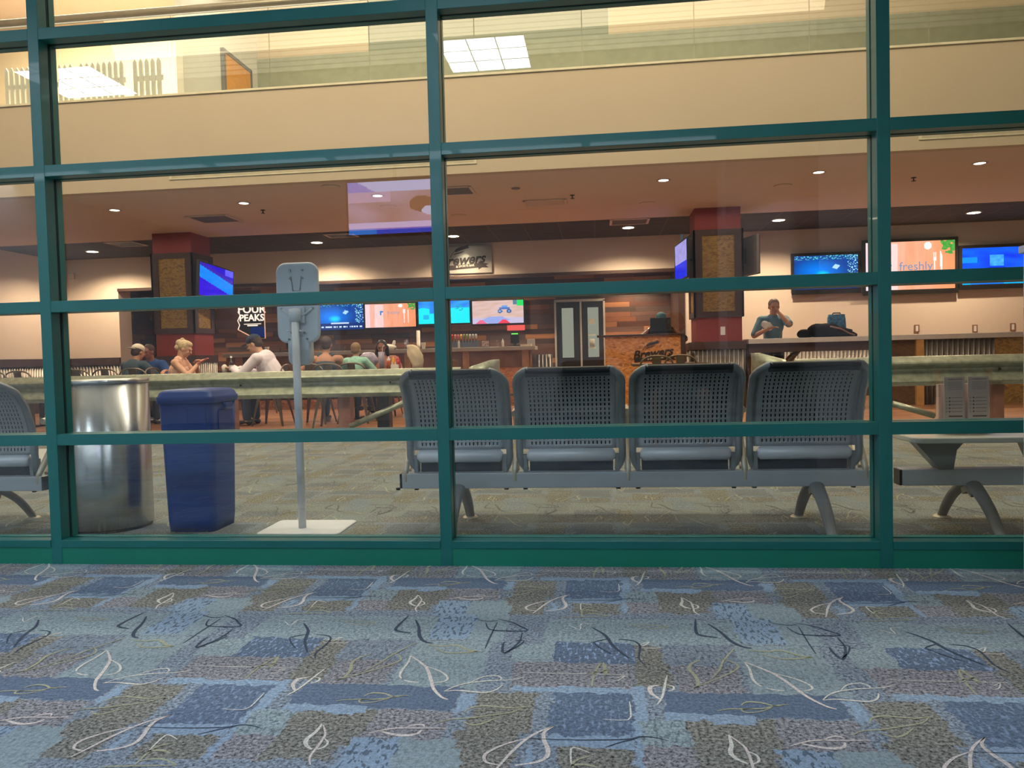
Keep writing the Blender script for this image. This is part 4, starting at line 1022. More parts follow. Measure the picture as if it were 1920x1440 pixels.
# ------------------------------------------------------------------ screens
def boat_pic(u, v):
    c = mixc((0, .04, .25), (0, .20, .85), max(0, 1 - 2.2 * sqrt((u - .38) ** 2 + (v - .5) ** 2)))
    c = mixc(c, (0, .55, .8), max(0, 1 - 7 * sqrt((u - .45) ** 2 * 1.2 + (v - .42) ** 2)) * 1.5)
    if abs((u - .66) - (v - .66) * .5) < .05 and abs((v - .66) + (u - .66) * .6) < .07: c = (.35, .55, .75)
    if u > .84 and nz2(u * 40, v * 30) > .62: c = (.35, .75, .75)
    if v > .88 and nz2(u * 34, v * 30, 4) > .60: c = (.1, .5, .45)
    if v < .24: c = (.0, .02, .14)
    if .07 < v < .13 and nz2(u * 26, 0) > .48: c = (.55, .65, .85)
    if .23 < v < .27 and .38 < u < .72: c = (.5, .6, .75)
    return c
def wood_pic(u, v):
    k = int(u * 9); c = mixc((1.0, .52, .42), (1.0, .27, .07), u * .9 + (nz2(k * 3.1, 2) - .5) * .5)
    if .18 < u < .36 and v < .97: c = mixc(c, (1, .78, .85), .6)
    if (u < .10): c = mixc(c, (1, .75, .85), .7)
    c = tuple(q * (.9 + .2 * nz2(u * 30, v * 3)) for q in c)
    # fork and knife
    if .16 < v < .60 and abs(u - .775) < .007: c = (1, .80, .80)
    if .58 < v < .66 and abs(u - .775) < .018: c = (1, .85, .85)
    if .64 < v < .76 and (abs(u - .775) < .004 or abs(abs(u - .775) - .014) < .004): c = (1, .88, .88)
    if .16 < v < .48 and abs(u - .850) < .008: c = (1, .80, .80)
    if .46 < v < .78 and -.014 < u - .850 < .012 - max(0, v - .68) * .2: c = (.95, .92, .92)
    if u > .84 and v > .72 and nz2(u * 14, v * 14) + (u - .84) + (v - .72) > .68: c = mixc((.03, .22, .03), (.12, .50, .08), nz2(u * 30, v * 30))
    if (u - .70) ** 2 * 3.2 + (v - .90) ** 2 < .006: c = (1, .93, .93)
    return c
def cyan_pic(u, v):
    c = (.0, .85, .95) if v < .62 + .1 * nz2(u * 6, 1) else mixc((0, .1, .9), (.05, .5, .95), nz2(u * 5, v * 5))
    if .22 < u < .42 and .45 < v < .72: c = (.02, .25, .9)
    if .72 < u < .88 and .52 < v < .78 and nz2(u * 20, v * 20) > .5: c = (.0, .45, .6)
    if .1 < u < .2 and .2 < v < .4: c = (0, .45, .85)
    return c
def truck_pic(u, v):
    c = mixc((.72, .42, .32), (.85, .60, .60), nz2(u * 4 + v * 3, v * 9 - u * 4))
    if v < .25: c = (.65, .55, .78)
    if v < .30 and abs(u - .45) < .28 - abs(v - .15): c = (.35, .42, .85)
    if v < .16 and abs(u - .17) < .12 - v * .6: c = (.95, .15, .28)
    if v < .18 and abs(u - .62) < .13 - v * .6: c = (.95, .05, .10)
    if v > .75 and u > .88: c = (.02, .75, .12)
    if v > .80 and .8 < u < .88: c = (.1, .2, .3)
    # truck
    for wx in (.54, .72):
        d = sqrt(((u - wx) * 1.78) ** 2 + (v - .53) ** 2)
        if d < .085: c = (.04, .10, .30)
        if d < .04: c = (.3, .5, .85)
    if .53 < u < .74 and .60 < v < .70: c = (.06, .16, .55)
    if .58 < u < .69 and .70 < v < .78: c = (.15, .35, .80)
    return c
def river_pic(u, v):
    t = v + u * .35
    c = (.0, .22, .95) if .55 < t < .92 else ((.03, .0, .62) if t <= .55 else (.04, .01, .40))
    if t > 1.05: c = (.02, .0, .55)
    if u > .75 and v > .80: c = (.12, .10, .95)
    return tuple(q * (.8 + .4 * nz2(u * 9, v * 9)) for q in c)
def blue_pic(u, v):
    c = mixc((.0, .01, .85), (.0, .16, 1.0), nz2(u * 4, v * 6))
    if v < .42: c = mixc(c, (0, .70, .95), .6 if u < .12 or u > .6 else .2)
    if .40 < u < .6 and .5 < v < .80: c = mixc(c, (.1, .65, .85), .25 + .6 * nz2(u * 18, v * 14))
    if .38 < u < .62 and .28 < v < .46: c = (0, .0, .75)
    if .60 < v < .75 and u < .22: c = (.0, .3, .9)
    return c
def flag_pic(u, v):
    c = (.45, .38, .85) if v > .45 else (.02, .03, .85)
    return tuple(q * (.8 + .4 * nz2(u * 6, v * 6)) for q in c)
def tvpx(x0, y0, x1, y1, Y):
    a, b = at(x0, y0, Y), at(x1, y1, Y); return (a.x + b.x) / 2, (a.z + b.z) / 2, b.x - a.x, a.z - b.z
GB = 'screens behind the bar'
BYW = AY - .09
for (x0, y0, x1, y1, fn, st_, lb) in ((583, 571, 682, 617, boat_pic, 1.5, 'television behind the bar showing a boat on dark blue water, leftmost of four'),
                             (684, 571, 780, 612, wood_pic, 1.15, 'television behind the bar showing pale orange boards and cutlery, left of the cyan one'),
                             (784, 565, 881, 605, cyan_pic, 1.15, 'television behind the bar showing a cyan picture, half hidden by the green mullion'),
                             (885, 565, 982, 605, truck_pic, 1.1, 'television behind the bar showing a blue monster truck on sand')):
    cx_, cz_, W_, H_ = tvpx(x0, y0, x1, y1, BYW)
    t = tv(lb, W_, H_, fn, (cx_, BYW, cz_), 0, st_, group=GB)
    if fn is wood_pic: text('screen_lettering', 'freshly', .10, emit('screen_grey', (.35, .42, .62), .9), t, (.07, -.002, .06), depth=.0005); text('screen_logo', 'r', .17, emit('screen_blue', (.02, .25, .75), 1), t, (-.20, -.002, .07), depth=.0005, bold=.008)
for (x0, y0, x1, y1, fn, st_, lb) in ((1489, 481, 1609, 540, boat_pic, 1.6, 'wall television showing a boat on blue water, left of the large one'),
                             (1623, 456, 1791, 540, wood_pic, 1.35, 'largest wall television showing orange boards, cutlery and green leaves'),
                             (1804, 466, 1935, 530, blue_pic, 1.25, 'wall television with a bright blue picture at the right edge')):
    cx_, cz_, W_, H_ = tvpx(x0, y0, x1, y1, 14.88)
    t = tv(lb, W_, H_, fn, (cx_, 14.88, cz_), 0, st_, group='screens on the right wall', bezel=.055, nx=150, ny=84)
    if fn is wood_pic: text('screen_lettering', 'freshly', .22, emit('screen_grey', (.35, .42, .62), .9), t, (.10, -.002, -.02), depth=.0005, bold=.001); text('screen_logo', 'r', .30, emit('screen_blue', (.02, .25, .75), 1), t, (-.40, -.002, -.02), depth=.0005, bold=.016)
# television on the left pillar: screen turned towards the bar tables
tl = tv('television with a bright blue striped picture hung on the side of the left pillar', .92, .56, river_pic, (-6.53, 12.76, 2.30), rad(81), 1.3, bezel=.02)
tl.rotation_euler = (0, rad(6), rad(81))
MB().cyl((-.02, .08, 0), (-.02, .24, .02), .022).build('mount_arm', M_gun, tl)
tr_ = tv('television seen edge-on at the left of the right pillar with lilac and blue picture', .98, .58, flag_pic, (1.37, 12.72, 2.37), rad(-85), 1.0, bezel=.02)
MB().cyl((.1, .08, 0), (.1, .20, 0), .022).build('mount_arm', M_gun, tr_)
t3 = tv('television seen from behind at the right of the right pillar', .92, .56, flag_pic, (2.41, 12.80, 2.40), rad(105), 1.0, bezel=.02, case=mat('grey_case_back', (.24, .21, .20), .5))
MB().cyl((.0, .08, 0), (.0, .14, 0), .022).build('mount_arm', M_gun, t3)

# neon beer sign in the bar alcove: state outline tube and glowing letters
ns = thing('neon_sign', 'glowing neon sign with white letters and a copper outline on the dark planks', 'sign', (-7.66, 16.53, 1.85))
MB().bb(-.05, .05, .05, .075, -.1, .1).build('wall_bracket', M_gun, ns)
M_neon = emit('neon_white', (1.0, .74, .62), 1.5); M_neonc = emit('neon_copper', (1.0, .50, .32), .9)
MB().prism([(-.30, .42), (.28, .42), (.28, -.40), (.06, -.40), (-.31, -.20), (-.30, .1)], 'y', .02, .05).build('backing', M_black, ns)
b = MB(); b.tube([(.29, 0, .42), (.29, 0, -.41), (.05, 0, -.41), (-.34, 0, -.20)], .012, 8); b.build('outline_tube', M_neonc, ns)
b = MB(); b.tube([(-.34, 0, -.20), (-.30, 0, -.10), (-.34, 0, .0), (-.28, 0, .12), (-.33, 0, .2)], .010, 8); b.build('white_tube', M_neon, ns)
text('lettering', 'FOUR', .25, M_neon, ns, (-.01, 0, .24), depth=.006, bold=.004)
text('lettering', 'PEAKS', .21, M_neon, ns, (-.01, 0, .05), depth=.006, bold=.004)
MB().bb(-.20, .20, 0, .01, -.09, -.075).build('light_bar', M_neon, ns); MB().bb(-.12, .12, 0, .01, -.13, -.105).build('light_bar', M_neon, ns)
MB().bb(-.05, .27, .012, .02, -.38, -.15).build('blue_panel', emit('deep_blue_glow', (.0, .02, .2), .5), ns)

# ------------------------------------------------------------------ double door
dx0, dx1 = at(1045, 640, AY).x, at(1131, 640, AY).x; dm = at(1090, 640, AY).x; dz = 2.06
door = bpy.data.objects.new('door_1', None); C.objects.link(door); door.location = (dm, AY, 0); door['kind'] = 'structure'
b = MB(); b.bb(dx0 - .05 - dm, dx1 + .05 - dm, -.06, 0, dz - .03, dz + .02); b.bb(dx0 - .05 - dm, dx0 - dm - .01, -.06, 0, 0, dz); b.bb(dx1 - dm + .01, dx1 + .05 - dm, -.06, 0, 0, dz); b.bb(-.018, .018, -.065, 0, 0, dz)
b.build('door_frame', mat('aluminium_frame', (.50, .48, .42), .4, .4), door)
for a0, a1, w0, w1 in ((dx0 - dm, -.02, .22, .72), (.02, dx1 - dm, .28, .80)):
    wd = a1 - a0; b = MB(); g0, g1 = a0 + wd * w0, a0 + wd * w1; zb, zt = .84, 1.90
    b.bb(a0, g0, -.045, -.01, 0, dz - .04); b.bb(g1, a1, -.045, -.01, 0, dz - .04); b.bb(g0, g1, -.045, -.01, 0, zb); b.bb(g0, g1, -.045, -.01, zt, dz - .04)
    lf = b.build('door_leaf', M_black, door)
    MB().bb(g0, g1, -.02, -.012, zb, zt).build('vision_panel', emit('kitchen_light', (.60, .60, .47), .5), lf)
    MB().bb(a0 + wd * .3, a1 - wd * .25, -.05, -.045, .45, .62).build('push_plate', M_gun, lf)
# goods seen through the right leaf
b = MB()
for z in (1.02, 1.30, 1.55): b.bb(.15, .31, -.026, -.02, z, z + .03)
b.bb(.17, .29, -.028, -.021, 1.58, 1.66); b.lathe([(0, 0), (.05, 0), (.055, .16), (.03, .17), (0, .17)], (.23, -.03, 1.06), n=14, sy=.2); b.build('shelf_goods', mat('grey_goods', (.45, .46, .40), .6), door)

# ------------------------------------------------------------------ host stand
hs_ = thing('host_stand', 'host stand faced with orange strand board carrying a dark script logo', 'counter', (.75, 12.6, 0))
MB().bb(-.62, .62, -.20, .20, .0, 1.17).build('body', M_osb, hs_)
MB().bb(-.75, .63, -.24, .24, 1.17, 1.20).build('top', M_darkwood, hs_, bevel=.004)
MB().bb(.565, .63, -.22, .21, 0, 1.17).build('corner_post', M_darkwood, hs_)
logo(hs_, .12, -.207, .89, .46, M_logo, M_lite, .10)
mo = thing('monitor', 'black monitor on the host stand in front of the worker in a teal cap', 'monitor', (1.02, 12.6, 1.20))
MB().bb(-.165, .165, -.02, .02, .04, .26).build('case', M_black, mo, bevel=.006)
b = MB(); b.bb(-.03, .03, 0, .05, 0, .1); b.bb(-.11, .11, -.06, .09, 0, .015); b.build('foot', M_black, mo)

# ------------------------------------------------------------------ bar
BFY = 13.9
bx0, bx1 = -7.05, at(1003, 650, BFY).x
br_ = thing('bar_counter', 'long bar counter with grey top and strand board front below the row of screens', 'counter', ((bx0 + bx1) / 2, BFY + .35, 0)); bc = (bx0 + bx1) / 2
MB().bb(bx0 - bc, bx1 - bc, -.35, .30, 1.01, 1.08).build('counter_top', mat('grey_bar_top', (.42, .40, .34), .4), br_, bevel=.005)
f = MB(); f.bb(bx0 - bc, bx1 - bc - .1, -.22, .15, .70, 1.01); f.build('apron', mat('brown_board', (.20, .095, .03), .6, var=.25, scale=6), br_)
MB().bb(bx0 - bc, bx1 - bc - .12, -.19, .13, .0, .70).build('front_panel', M_osb, br_)
for k in range(6):
    x = bx0 - bc + .2 + k * (bx1 - bx0 - .45) / 5
    MB().bb(x, x + .12, -.26, -.19, 0, 1.01).build('post', mat('pale_post', (.42, .22, .09), .6, var=.2), br_)
MB().cyl((bx0 - bc, -.32, .2), (bx1 - bc - .1, -.32, .2), .02).build('foot_rail', M_gun, br_)
# back counter under the screens
bk = thing('back_counter', 'dark counter against the plank wall under the screens', 'counter', (-4.4, 16.3, 0))
MB().bb(-3.2, 3.0, -.28, .28, .86, .92).build('counter_top', M_gun, bk); MB().bb(-3.2, 3.0, -.24, .26, 0, .86).build('cabinet', M_darkwood, bk)
corrugated('partition', at(1005, 680, 14.3).x, at(1036, 680, 14.3).x, 14.3, 0, .92, None)
pt = [o for o in bpy.data.objects if o.name.startswith('partition')][0]
tag(pt, 'short corrugated metal partition between the bar end and the double door', 'partition')

# ------------------------------------------------------------------ right-hand counter
rc = thing('counter', 'long grey-topped standing counter on the right below the wall screens', 'counter', (4.4, 12.55, 0))
MB().bb(-2.06, 2.5, -.25, .25, 1.0, 1.075).build('counter_top', mat('grey_counter_top', (.56, .55, .54), .4), rc, bevel=.004)
MB().bb(-2.04, -.15, -.18, -.14, .86, 1.0).build('apron', M_darkwood, rc)
MB().bb(-.15, .42, -.18, -.14, .0, 1.0).build('board_panel', osb_mat('dark_strand_board', [(.05, .02, .005), (.12, .055, .012), (.09, .035, .008)], 12), rc)
MB().bb(.42, .53, -.24, -.12, .0, 1.0).build('post', mat('yellow_pine', (.50, .27, .08), .6, var=.2), rc)
corrugated('metal_panel', .53, 1.55, -.20, .0, 1.0, rc, pitch=.075, amp=.016)
MB().bb(1.55, 2.45, -.2, -.14, 0, 1.0).build('board_panel', M_osb2, rc)
MB().bb(-2.05, -1.95, -.12, .12, 0, 1.0).build('post', M_darkwood, rc)
b = MB(); b.tube([(-1.95, -.1, .15), (-1.2, -.1, .98)], .05, 4); b.build('brace', M_darkwood, rc)
for x, z, lb in ((1719, 616, 'left of three above the right counter'), (1828, 616, 'middle of three above the right counter'), (1899, 613, 'right of three above the right counter')):
    p = at(x, z, 14.99); t = thing('power_outlet', 'small wall power outlet plate, ' + lb, 'outlet', (p.x, 14.995, p.z), group='outlets on the right wall')
    MB().bb(-.045, .045, -.012, .003, -.07, .07).build('plate', mat('outlet_brown', (.25, .13, .09), .6), t); MB().bb(-.022, .022, -.015, -.012, -.05, .05).build('socket', M_whitepaint, t)
for (x, y, wl, hl, lb) in ((134, 518, .16, .12, 'small pale wall box high on the left part of the back wall'),):
    p = at(x, y, 14.99); t = thing('wall_box', lb, 'fitting', (p.x, 14.995, p.z)); MB().bb(-wl / 2, wl / 2, -.04, .003, -hl / 2, hl / 2).build('box', M_soffit, t, bevel=.004)

# ------------------------------------------------------------------ bistro chairs and tables
def bistro_chair(label, loc, rz, group, proto={}):
    if 'o' in proto: return dup(proto['o'], loc, rz, label, group)
    t = thing('metal_chair', label, 'chair', loc, rz, group)       # faces local +y
    b = MB(); b.prism(rr(0, 0, .185, .185, .05), 'z', .44, .455); b.prism(rr(0, 0, .17, .17, .04), 'z', .455, .459); b.build('seat', M_bronze, t)
    for sx_ in (-1, 1):
        for sy_ in (-1, 1):
            b = MB(); vs_ = []
            for (z, wq, o) in ((.445, .050, .15), (.25, .030, .185), (.0, .016, .225)):
                cx_, cy_ = sx_ * o, sy_ * o
                vs_ += [(cx_ - sx_ * wq, cy_ + sy_ * .006, z), (cx_ + sx_ * .006, cy_ + sy_ * .006, z), (cx_ + sx_ * .006, cy_ - sy_ * wq, z), (cx_ - sx_ * .004, cy_ - sy_ * .004, z)]
            fs = []
            for i in range(2):
                for k in range(4): k2 = (k + 1) % 4; fs.append((i * 4 + k, i * 4 + k2, i * 4 + 4 + k2, i * 4 + 4 + k))
            b.add(vs_, fs + [(0, 1, 2, 3), (8, 9, 10, 11)]); b.build('leg', M_bronze, t)
    P = [(-.19, -.15, .45), (-.205, -.185, .58), (-.21, -.205, .70), (-.185, -.215, .79), (-.12, -.22, .842), (0, -.222, .858), (.12, -.22, .842), (.185, -.215, .79), (.21, -.205, .70), (.205, -.185, .58), (.19, -.15, .45)]
    MB().tube(smooth_path([Vector(q) for q in P]), .0115, 8).build('back_hoop', M_bronze, t)
    b = MB(); b.add([(-.06, -.168, .455), (.06, -.168, .455), (.055, -.224, .845), (-.055, -.224, .845), (-.06, -.160, .455), (.06, -.160, .455), (.055, -.216, .845), (-.055, -.216, .845)], [(0, 1, 2, 3), (4, 5, 6, 7), (0, 1, 5, 4), (1, 2, 6, 5), (2, 3, 7, 6), (3, 0, 4, 7)]); b.build('back_slat', M_bronze, t)
    proto['o'] = t; return t
def cx(px, py, Y): return at(px, py, Y).x
CG = 'bistro chairs with hoop backs'
chairs = [
    ('bronze hoop-backed metal chair at the far left edge behind the guard rail', (cx(10, 700, 10.05), 10.05), 0),
    ('bronze hoop-backed metal chair second from the left edge behind the guard rail', (cx(50, 697, 10.62), 10.62), 6),
    ('bronze hoop-backed metal chair just left of the green mullion at the left', (cx(84, 697, 11.2), 11.6), 180),
    ('bronze hoop-backed metal chair right of the left mullion, empty, near the steel bin', (cx(157, 697, 9.98), 9.98), 8),
    ('bronze hoop-backed metal chair holding the person in the white cap', (cx(218, 694, 10.55), 10.50), 0),
    ('empty bronze hoop-backed metal chair between the white cap and the blonde diner', (cx(266, 696, 9.98), 9.98), 0),
    ('bronze hoop-backed metal chair of the blonde diner', (-6.25, 10.60), -90),
    ('bronze hoop-backed metal chair of the diner in the white shirt', (-4.62, 10.55), 90),
    ('bronze hoop-backed metal chair of the diner in the sleeveless top', (-4.05, 10.70), 0),
    ('empty bronze hoop-backed metal chair between sleeveless top and child', (cx(622, 705, 10.0), 10.0), 6),
    ('bronze hoop-backed metal chair of the child in the mint shirt', (-3.45, 10.75), 0),
    ('bronze hoop-backed metal chair turned sideways beside the cream bag', (cx(815, 700, 10.6), 10.9), 60),
    ('bronze hoop-backed metal chair of the dark-haired diner', (-3.40, 12.05), 180),
    ('bronze hoop-backed metal chair of the man in the blue shirt', (-7.30, 12.1), 180),
    ('left one of two hoop-backed chairs in front of the host stand', (cx(1229, 680, 9.98), 9.98), 0),
    ('right one of two hoop-backed chairs in front of the host stand', (cx(1275, 680, 10.52), 10.52), -4),
    ('bronze hoop-backed metal chair near the left pillar', (-5.9, 13.1), 20),
]
for lb, (x, y), a in chairs: bistro_chair(lb, (x, y, .004), rad(a), CG)
M_ttop = mat('dark_table_top', (.10, .055, .035), .4, var=.2)
def bistro_table(label, x, y, w_, d_, group='dining tables'):
    t = thing('dining_table', label, 'table', (x, y, .004), group=group)
    MB().bb(-w_ / 2, w_ / 2, -d_ / 2, d_ / 2, .715, .75).build('table_top', M_ttop, t, bevel=.004)
    n = 1 if w_ < 1.2 else 2
    for k in range(n):
        xx = 0 if n == 1 else (-.5 + k) * w_ * .55
        MB().cyl((xx, 0, .02), (xx, 0, .715), .035).build('pedestal', M_black, t)
        b = MB(); b.bb(xx - .28, xx + .28, -.03, .03, 0, .025); b.bb(xx - .03, xx + .03, -.28, .28, 0, .025); b.build('foot', M_black, t)
    return t
bistro_table('dark dining table at the left edge of the restaurant', -8.55, 11.0, .8, .8)
bistro_table('dark dining table between the white cap and the blue shirt', -7.05, 11.32, .9, .75)
bistro_table('dark dining table between the blonde diner and the white shirt', -5.42, 10.58, .8, .75)
bistro_table('long dark dining table of the group with the child, carrying sauces and cream bag', -3.15, 11.42, 1.9, .75)
bistro_table('dark dining table in front of the host stand', .98, 11.0, 1.0, .7)
TZ0 = .754
# things on the tables
def bottle(label, loc, body, cap, h=.20, r=.028, group=None, liquid=None, lid=True):
    t = thing('bottle', label, 'bottle', loc, group=group)
    MB().lathe([(0, 0), (r, 0), (r, h * .58), (r * .8, h * .68), (r * .35, h * .78), (r * .32, h * .95), (0, h * .95)], n=18).build('body', body, t)
    if lid: MB().lathe([(r * .45, h * .9), (r * .45, h), (0, h)], n=14).build('cap', cap, t)
    return t
M_brownglass = mat('dark_bottle_glass', (.03, .012, .02), .1, spec=.8); M_paper = mat('white_paper', (.75, .72, .66), .8)
def tz(px, Y): return cx(px, 690, Y)
bo = bottle('dark long-necked bottle with white label on the table between the blonde and the white shirt', (tz(434, 10.5), 10.5, TZ0), M_brownglass, M_whitepaint, .25, .032)
MB().lathe([(.033, .05), (.033, .12)], n=18).build('paper_label', M_paper, bo)
t = thing('cup', 'pale plastic cup with crumpled napkin beside the dark bottle', 'cup', (tz(421, 10.55), 10.55, TZ0)); MB().lathe([(0, 0), (.03, 0), (.042, .11), (.040, .11), (.028, .005)], n=20).build('wall', mat('frosted_plastic', (.62, .56, .46), .4), t); MB().sphere((0, 0, .10), (.035, .035, .035), nu=10, nv=6).build('napkin', M_paper, t)
t = thing('cup', 'clear plastic cup of iced drink by the white cap', 'cup', (tz(272, 11.1), 11.1, TZ0)); MB().lathe([(0, 0), (.032, 0), (.045, .15), (.043, .15), (.03, .005)], n=20).build('wall', mat('cloudy_plastic', (.45, .38, .28), .3), t); MB().lathe([(.0, .15), (.047, .15), (.045, .16), (0, .165)], n=18).build('lid', M_clear, t)
t = thing('drinking_glass', 'tall lilac plastic tumbler near the dark-haired diner', 'cup', (tz(716, 11.1), 11.1, TZ0)); MB().lathe([(0, 0), (.034, 0), (.048, .26), (.045, .26), (.032, .008)], n=22).build('wall', mat('lilac_plastic', (.30, .27, .36), .3), t); b = MB(); b.tube([(0, 0, .02), (.02, 0, .33), (.05, 0, .36)], .004, 6); b.build('straw', M_paper, t)
def squeeze(label, px, Y, col, capc):
    t = thing('sauce_bottle', label, 'bottle', (tz(px, Y), Y, TZ0)); r = .032
    MB().lathe([(0, 0), (r, 0), (r, .11), (r * .8, .135), (0, .135)], n=18).build('body', col, t); MB().lathe([(r * .85, .13), (r * .9, .155), (r * .3, .165), (r * .2, .19), (0, .19)], n=14).build('cap', capc, t)
M_ket = mat('ketchup_red', (.55, .02, .015), .35); M_mus = mat('mustard_yellow', (.75, .36, .02), .35)
squeeze('red ketchup bottle on the long table', 747, 11.2, M_ket, M_ket); squeeze('yellow mustard bottle on the long table', 738, 11.25, M_mus, M_mus)
squeeze('orange sauce bottle left of the mustard', 729, 11.2, mat('orange_sauce', (.6, .13, .04), .4), M_paper)
t = thing('condiment_box', 'cream condiment box with sachets in front of the sauce bottles', 'box', (tz(740, 11.08), 11.10, TZ0)); b = MB(); b.bb(-.055, .055, -.035, .035, 0, .07); b.build('box', M_paper, t)
for k in range(4): MB().bb(-.045 + k * .025, -.032 + k * .025, -.02, .02, .06, .11).build('sachet', [M_paper, M_mus, M_paper, M_ket][k], t)
# tall crumpled cream bag
t = thing('cloth_bag', 'tall crumpled cream bag standing at the end of the long table', 'bag', (tz(778, 11.3), 11.35, TZ0)); b = MB(); R_ = []
for k, (z, rx, ox) in enumerate(((0, .075, .02), (.06, .08, .025), (.12, .095, .02), (.20, .11, .0), (.26, .10, -.015), (.31, .08, -.03), (.345, .07, -.06), (.36, .03, -.07))):
    R_.append([(ox + rx * cos(a) * (1 + .16 * sin(5 * a + k)), .7 * rx * sin(a) * (1 + .16 * cos(4 * a + k * 2)), z) for a in [2 * pi * j / 28 for j in range(28)]])
loft(b, R_); b.build('bag', mat('cream_cloth', (.68, .58, .40), .9, bump=.5, bscale=14), t)
t = thing('plastic_bag', 'crumpled lilac plastic bag in front of the dark-haired diner', 'bag', (tz(690, 11.2), 11.22, TZ0)); b = MB(); b.sphere((0, 0, .13), (.15, .09, .13), nu=26, nv=14, rot=Matrix.Rotation(-.25, 3, 'Y'))
b.v = [v + noise.noise_vector(v * 14) * .018 for v in b.v]; b.build('film', mat('lilac_film', (.36, .32, .44), .35, var=.3, scale=20), t)
# bar clutter
BZ = 1.08
def barx(px, Y=14.05): return cx(px, 655, Y)
tapcols = [(.5, .02, .02), (.65, .25, .22), (.6, .2, .2), (.75, .45, .06), (.2, .28, .1), (.25, .35, .12), (.6, .65, .68), (.45, .6, .62), (.5, .5, .5)]
bt = thing('beer_tap_tower', 'steel beer tap rail with a row of coloured handles right of the middle mullion', 'beer taps', (barx(872), 14.05, BZ))
MB().bb(-.25, .25, -.05, .05, 0, .13).build('tap_rail', mat('tap_steel', (.25, .25, .27), .3, .8), bt)
for k, c in enumerate(tapcols):
    b = MB(); x = -.22 + k * .055; b.cyl((x, -.06, .10), (x, -.06, .16), .008, n=8); b.lathe([(.008, .16), (.018, .17), (.022, .23), (.012, .245), (0, .248)], (x, -.06, 0), n=12, mi=1)
    b.build('tap_handle', [M_black, mat('tap_colour_%d' % k, c, .4)], bt)
def register(label, px, W_, H_, Y=14.05, scr=None):
    t = thing('cash_register', label, 'register', (barx(px, Y), Y, BZ)); MB().bb(-W_ / 2, W_ / 2, -.02, .02, .06, .06 + H_).build('display', M_black, t, bevel=.005); b = MB(); b.bb(-.10, .10, -.07, .12, 0, .02); b.bb(-.03, .03, 0, .04, .02, .12); b.build('stand', M_gun, t)
    if scr: MB().bb(-W_ / 2 + .02, W_ / 2 - .02, -.022, -.02, .06 + H_ * .8, .06 + H_ * .9).build('status_light', scr, t)
register('black till with a small green display on the right end of the bar', 966, .16, .20, scr=emit('green_led', (.2, .9, .1), 1.5))
register('wide black till on the bar beside the white stand', 576, .30, .26)
register('black till on the bar left of the white stand', 543, .12, .12)
t = thing('menu_board', 'small red lit price board above the till at the right end of the bar', 'sign', (barx(968, 14.3), 14.3, BZ)); MB().bb(-.16, .17, -.01, .01, .30, .40).build('lit_panel', emit('red_lit', (1.0, .12, .10), 1.0), t); MB().bb(-.02, .0, -.01, .01, 0, .30).build('pole', M_gun, t)
def cups(label, px, n, mt, h=.11, r=.035, Y=14.05):
    t = thing('cup_stack', label, 'cups', (barx(px, Y), Y, BZ)); b = MB()
    for k in range(n): b.lathe([(r * .8, k * .022), (r, k * .022 + h), (r * .9, k * .022 + h)], n=16)
    b.lathe([(0, 0), (r * .8, 0)], n=16); b.build('cups', mt, t)
cups('tall stack of white cups on the bar left of the middle mullion', 785, 12, M_paper, .10)
cups('stack of clear cups on the bar by the cream bag', 762, 4, M_clear, .12)
for px, lb in ((502, 'white paper cup on the bar behind the white shirt'), (795, 'white paper cup beside the tall cup stack')):
    t = thing('paper_cup', lb, 'cup', (barx(px), 14.02, BZ)); MB().lathe([(0, 0), (.03, 0), (.042, .11), (.044, .115), (.04, .112)], n=18).build('cup', M_paper, t)
t = thing('framed_card', 'small framed picture card standing on the bar', 'picture', (barx(911), 14.02, BZ)); MB().bb(-.08, .08, -.005, .01, 0, .13).build('frame', M_black, t); MB().bb(-.068, .068, -.007, -.004, .012, .118).build('picture', mat('mottled_print', (.45, .33, .30), .6, var=.8, scale=30), t)
t = thing('serving_tray', 'cream tray with folded papers on the right end of the bar', 'tray', (barx(988), 14.0, BZ)); MB().bb(-.11, .09, -.07, .07, 0, .035).build('tray', M_trimcap, t)
t = thing('napkin_box', 'grey napkin dispenser on the right end of the bar', 'dispenser', (barx(994), 14.28, BZ)); MB().bb(-.07, .07, -.06, .06, 0, .13).build('case', mat('grey_box', (.4, .38, .36), .4), t, bevel=.01)
for k, px in enumerate((850, 862, 934, 944)):
    bottle('small pump bottle on the bar, ' + ['leftmost by the mullion', 'second by the mullion', 'left of the till', 'right next to the till'][k], (barx(px), 13.98, BZ), M_paper if k % 2 else M_clear, M_black, .16, .022, 'pump bottles on the bar')
t = thing('folded_towels', 'pile of white crumpled towels on the bar behind the dark-haired diner', 'towels', (barx(722), 14.1, BZ)); b = MB(); b.sphere((0, 0, .05), (.20, .09, .055), nu=26, nv=12); b.sphere((.15, 0, .10), (.03, .03, .08), nu=12, nv=8, rot=Matrix.Rotation(.4, 3, 'Y')); b.v = [v + noise.noise_vector(v * 20) * .016 for v in b.v]; b.v = [Vector((v.x, v.y, max(v.z, 0))) for v in b.v]; b.build('cloth', M_paper, t)
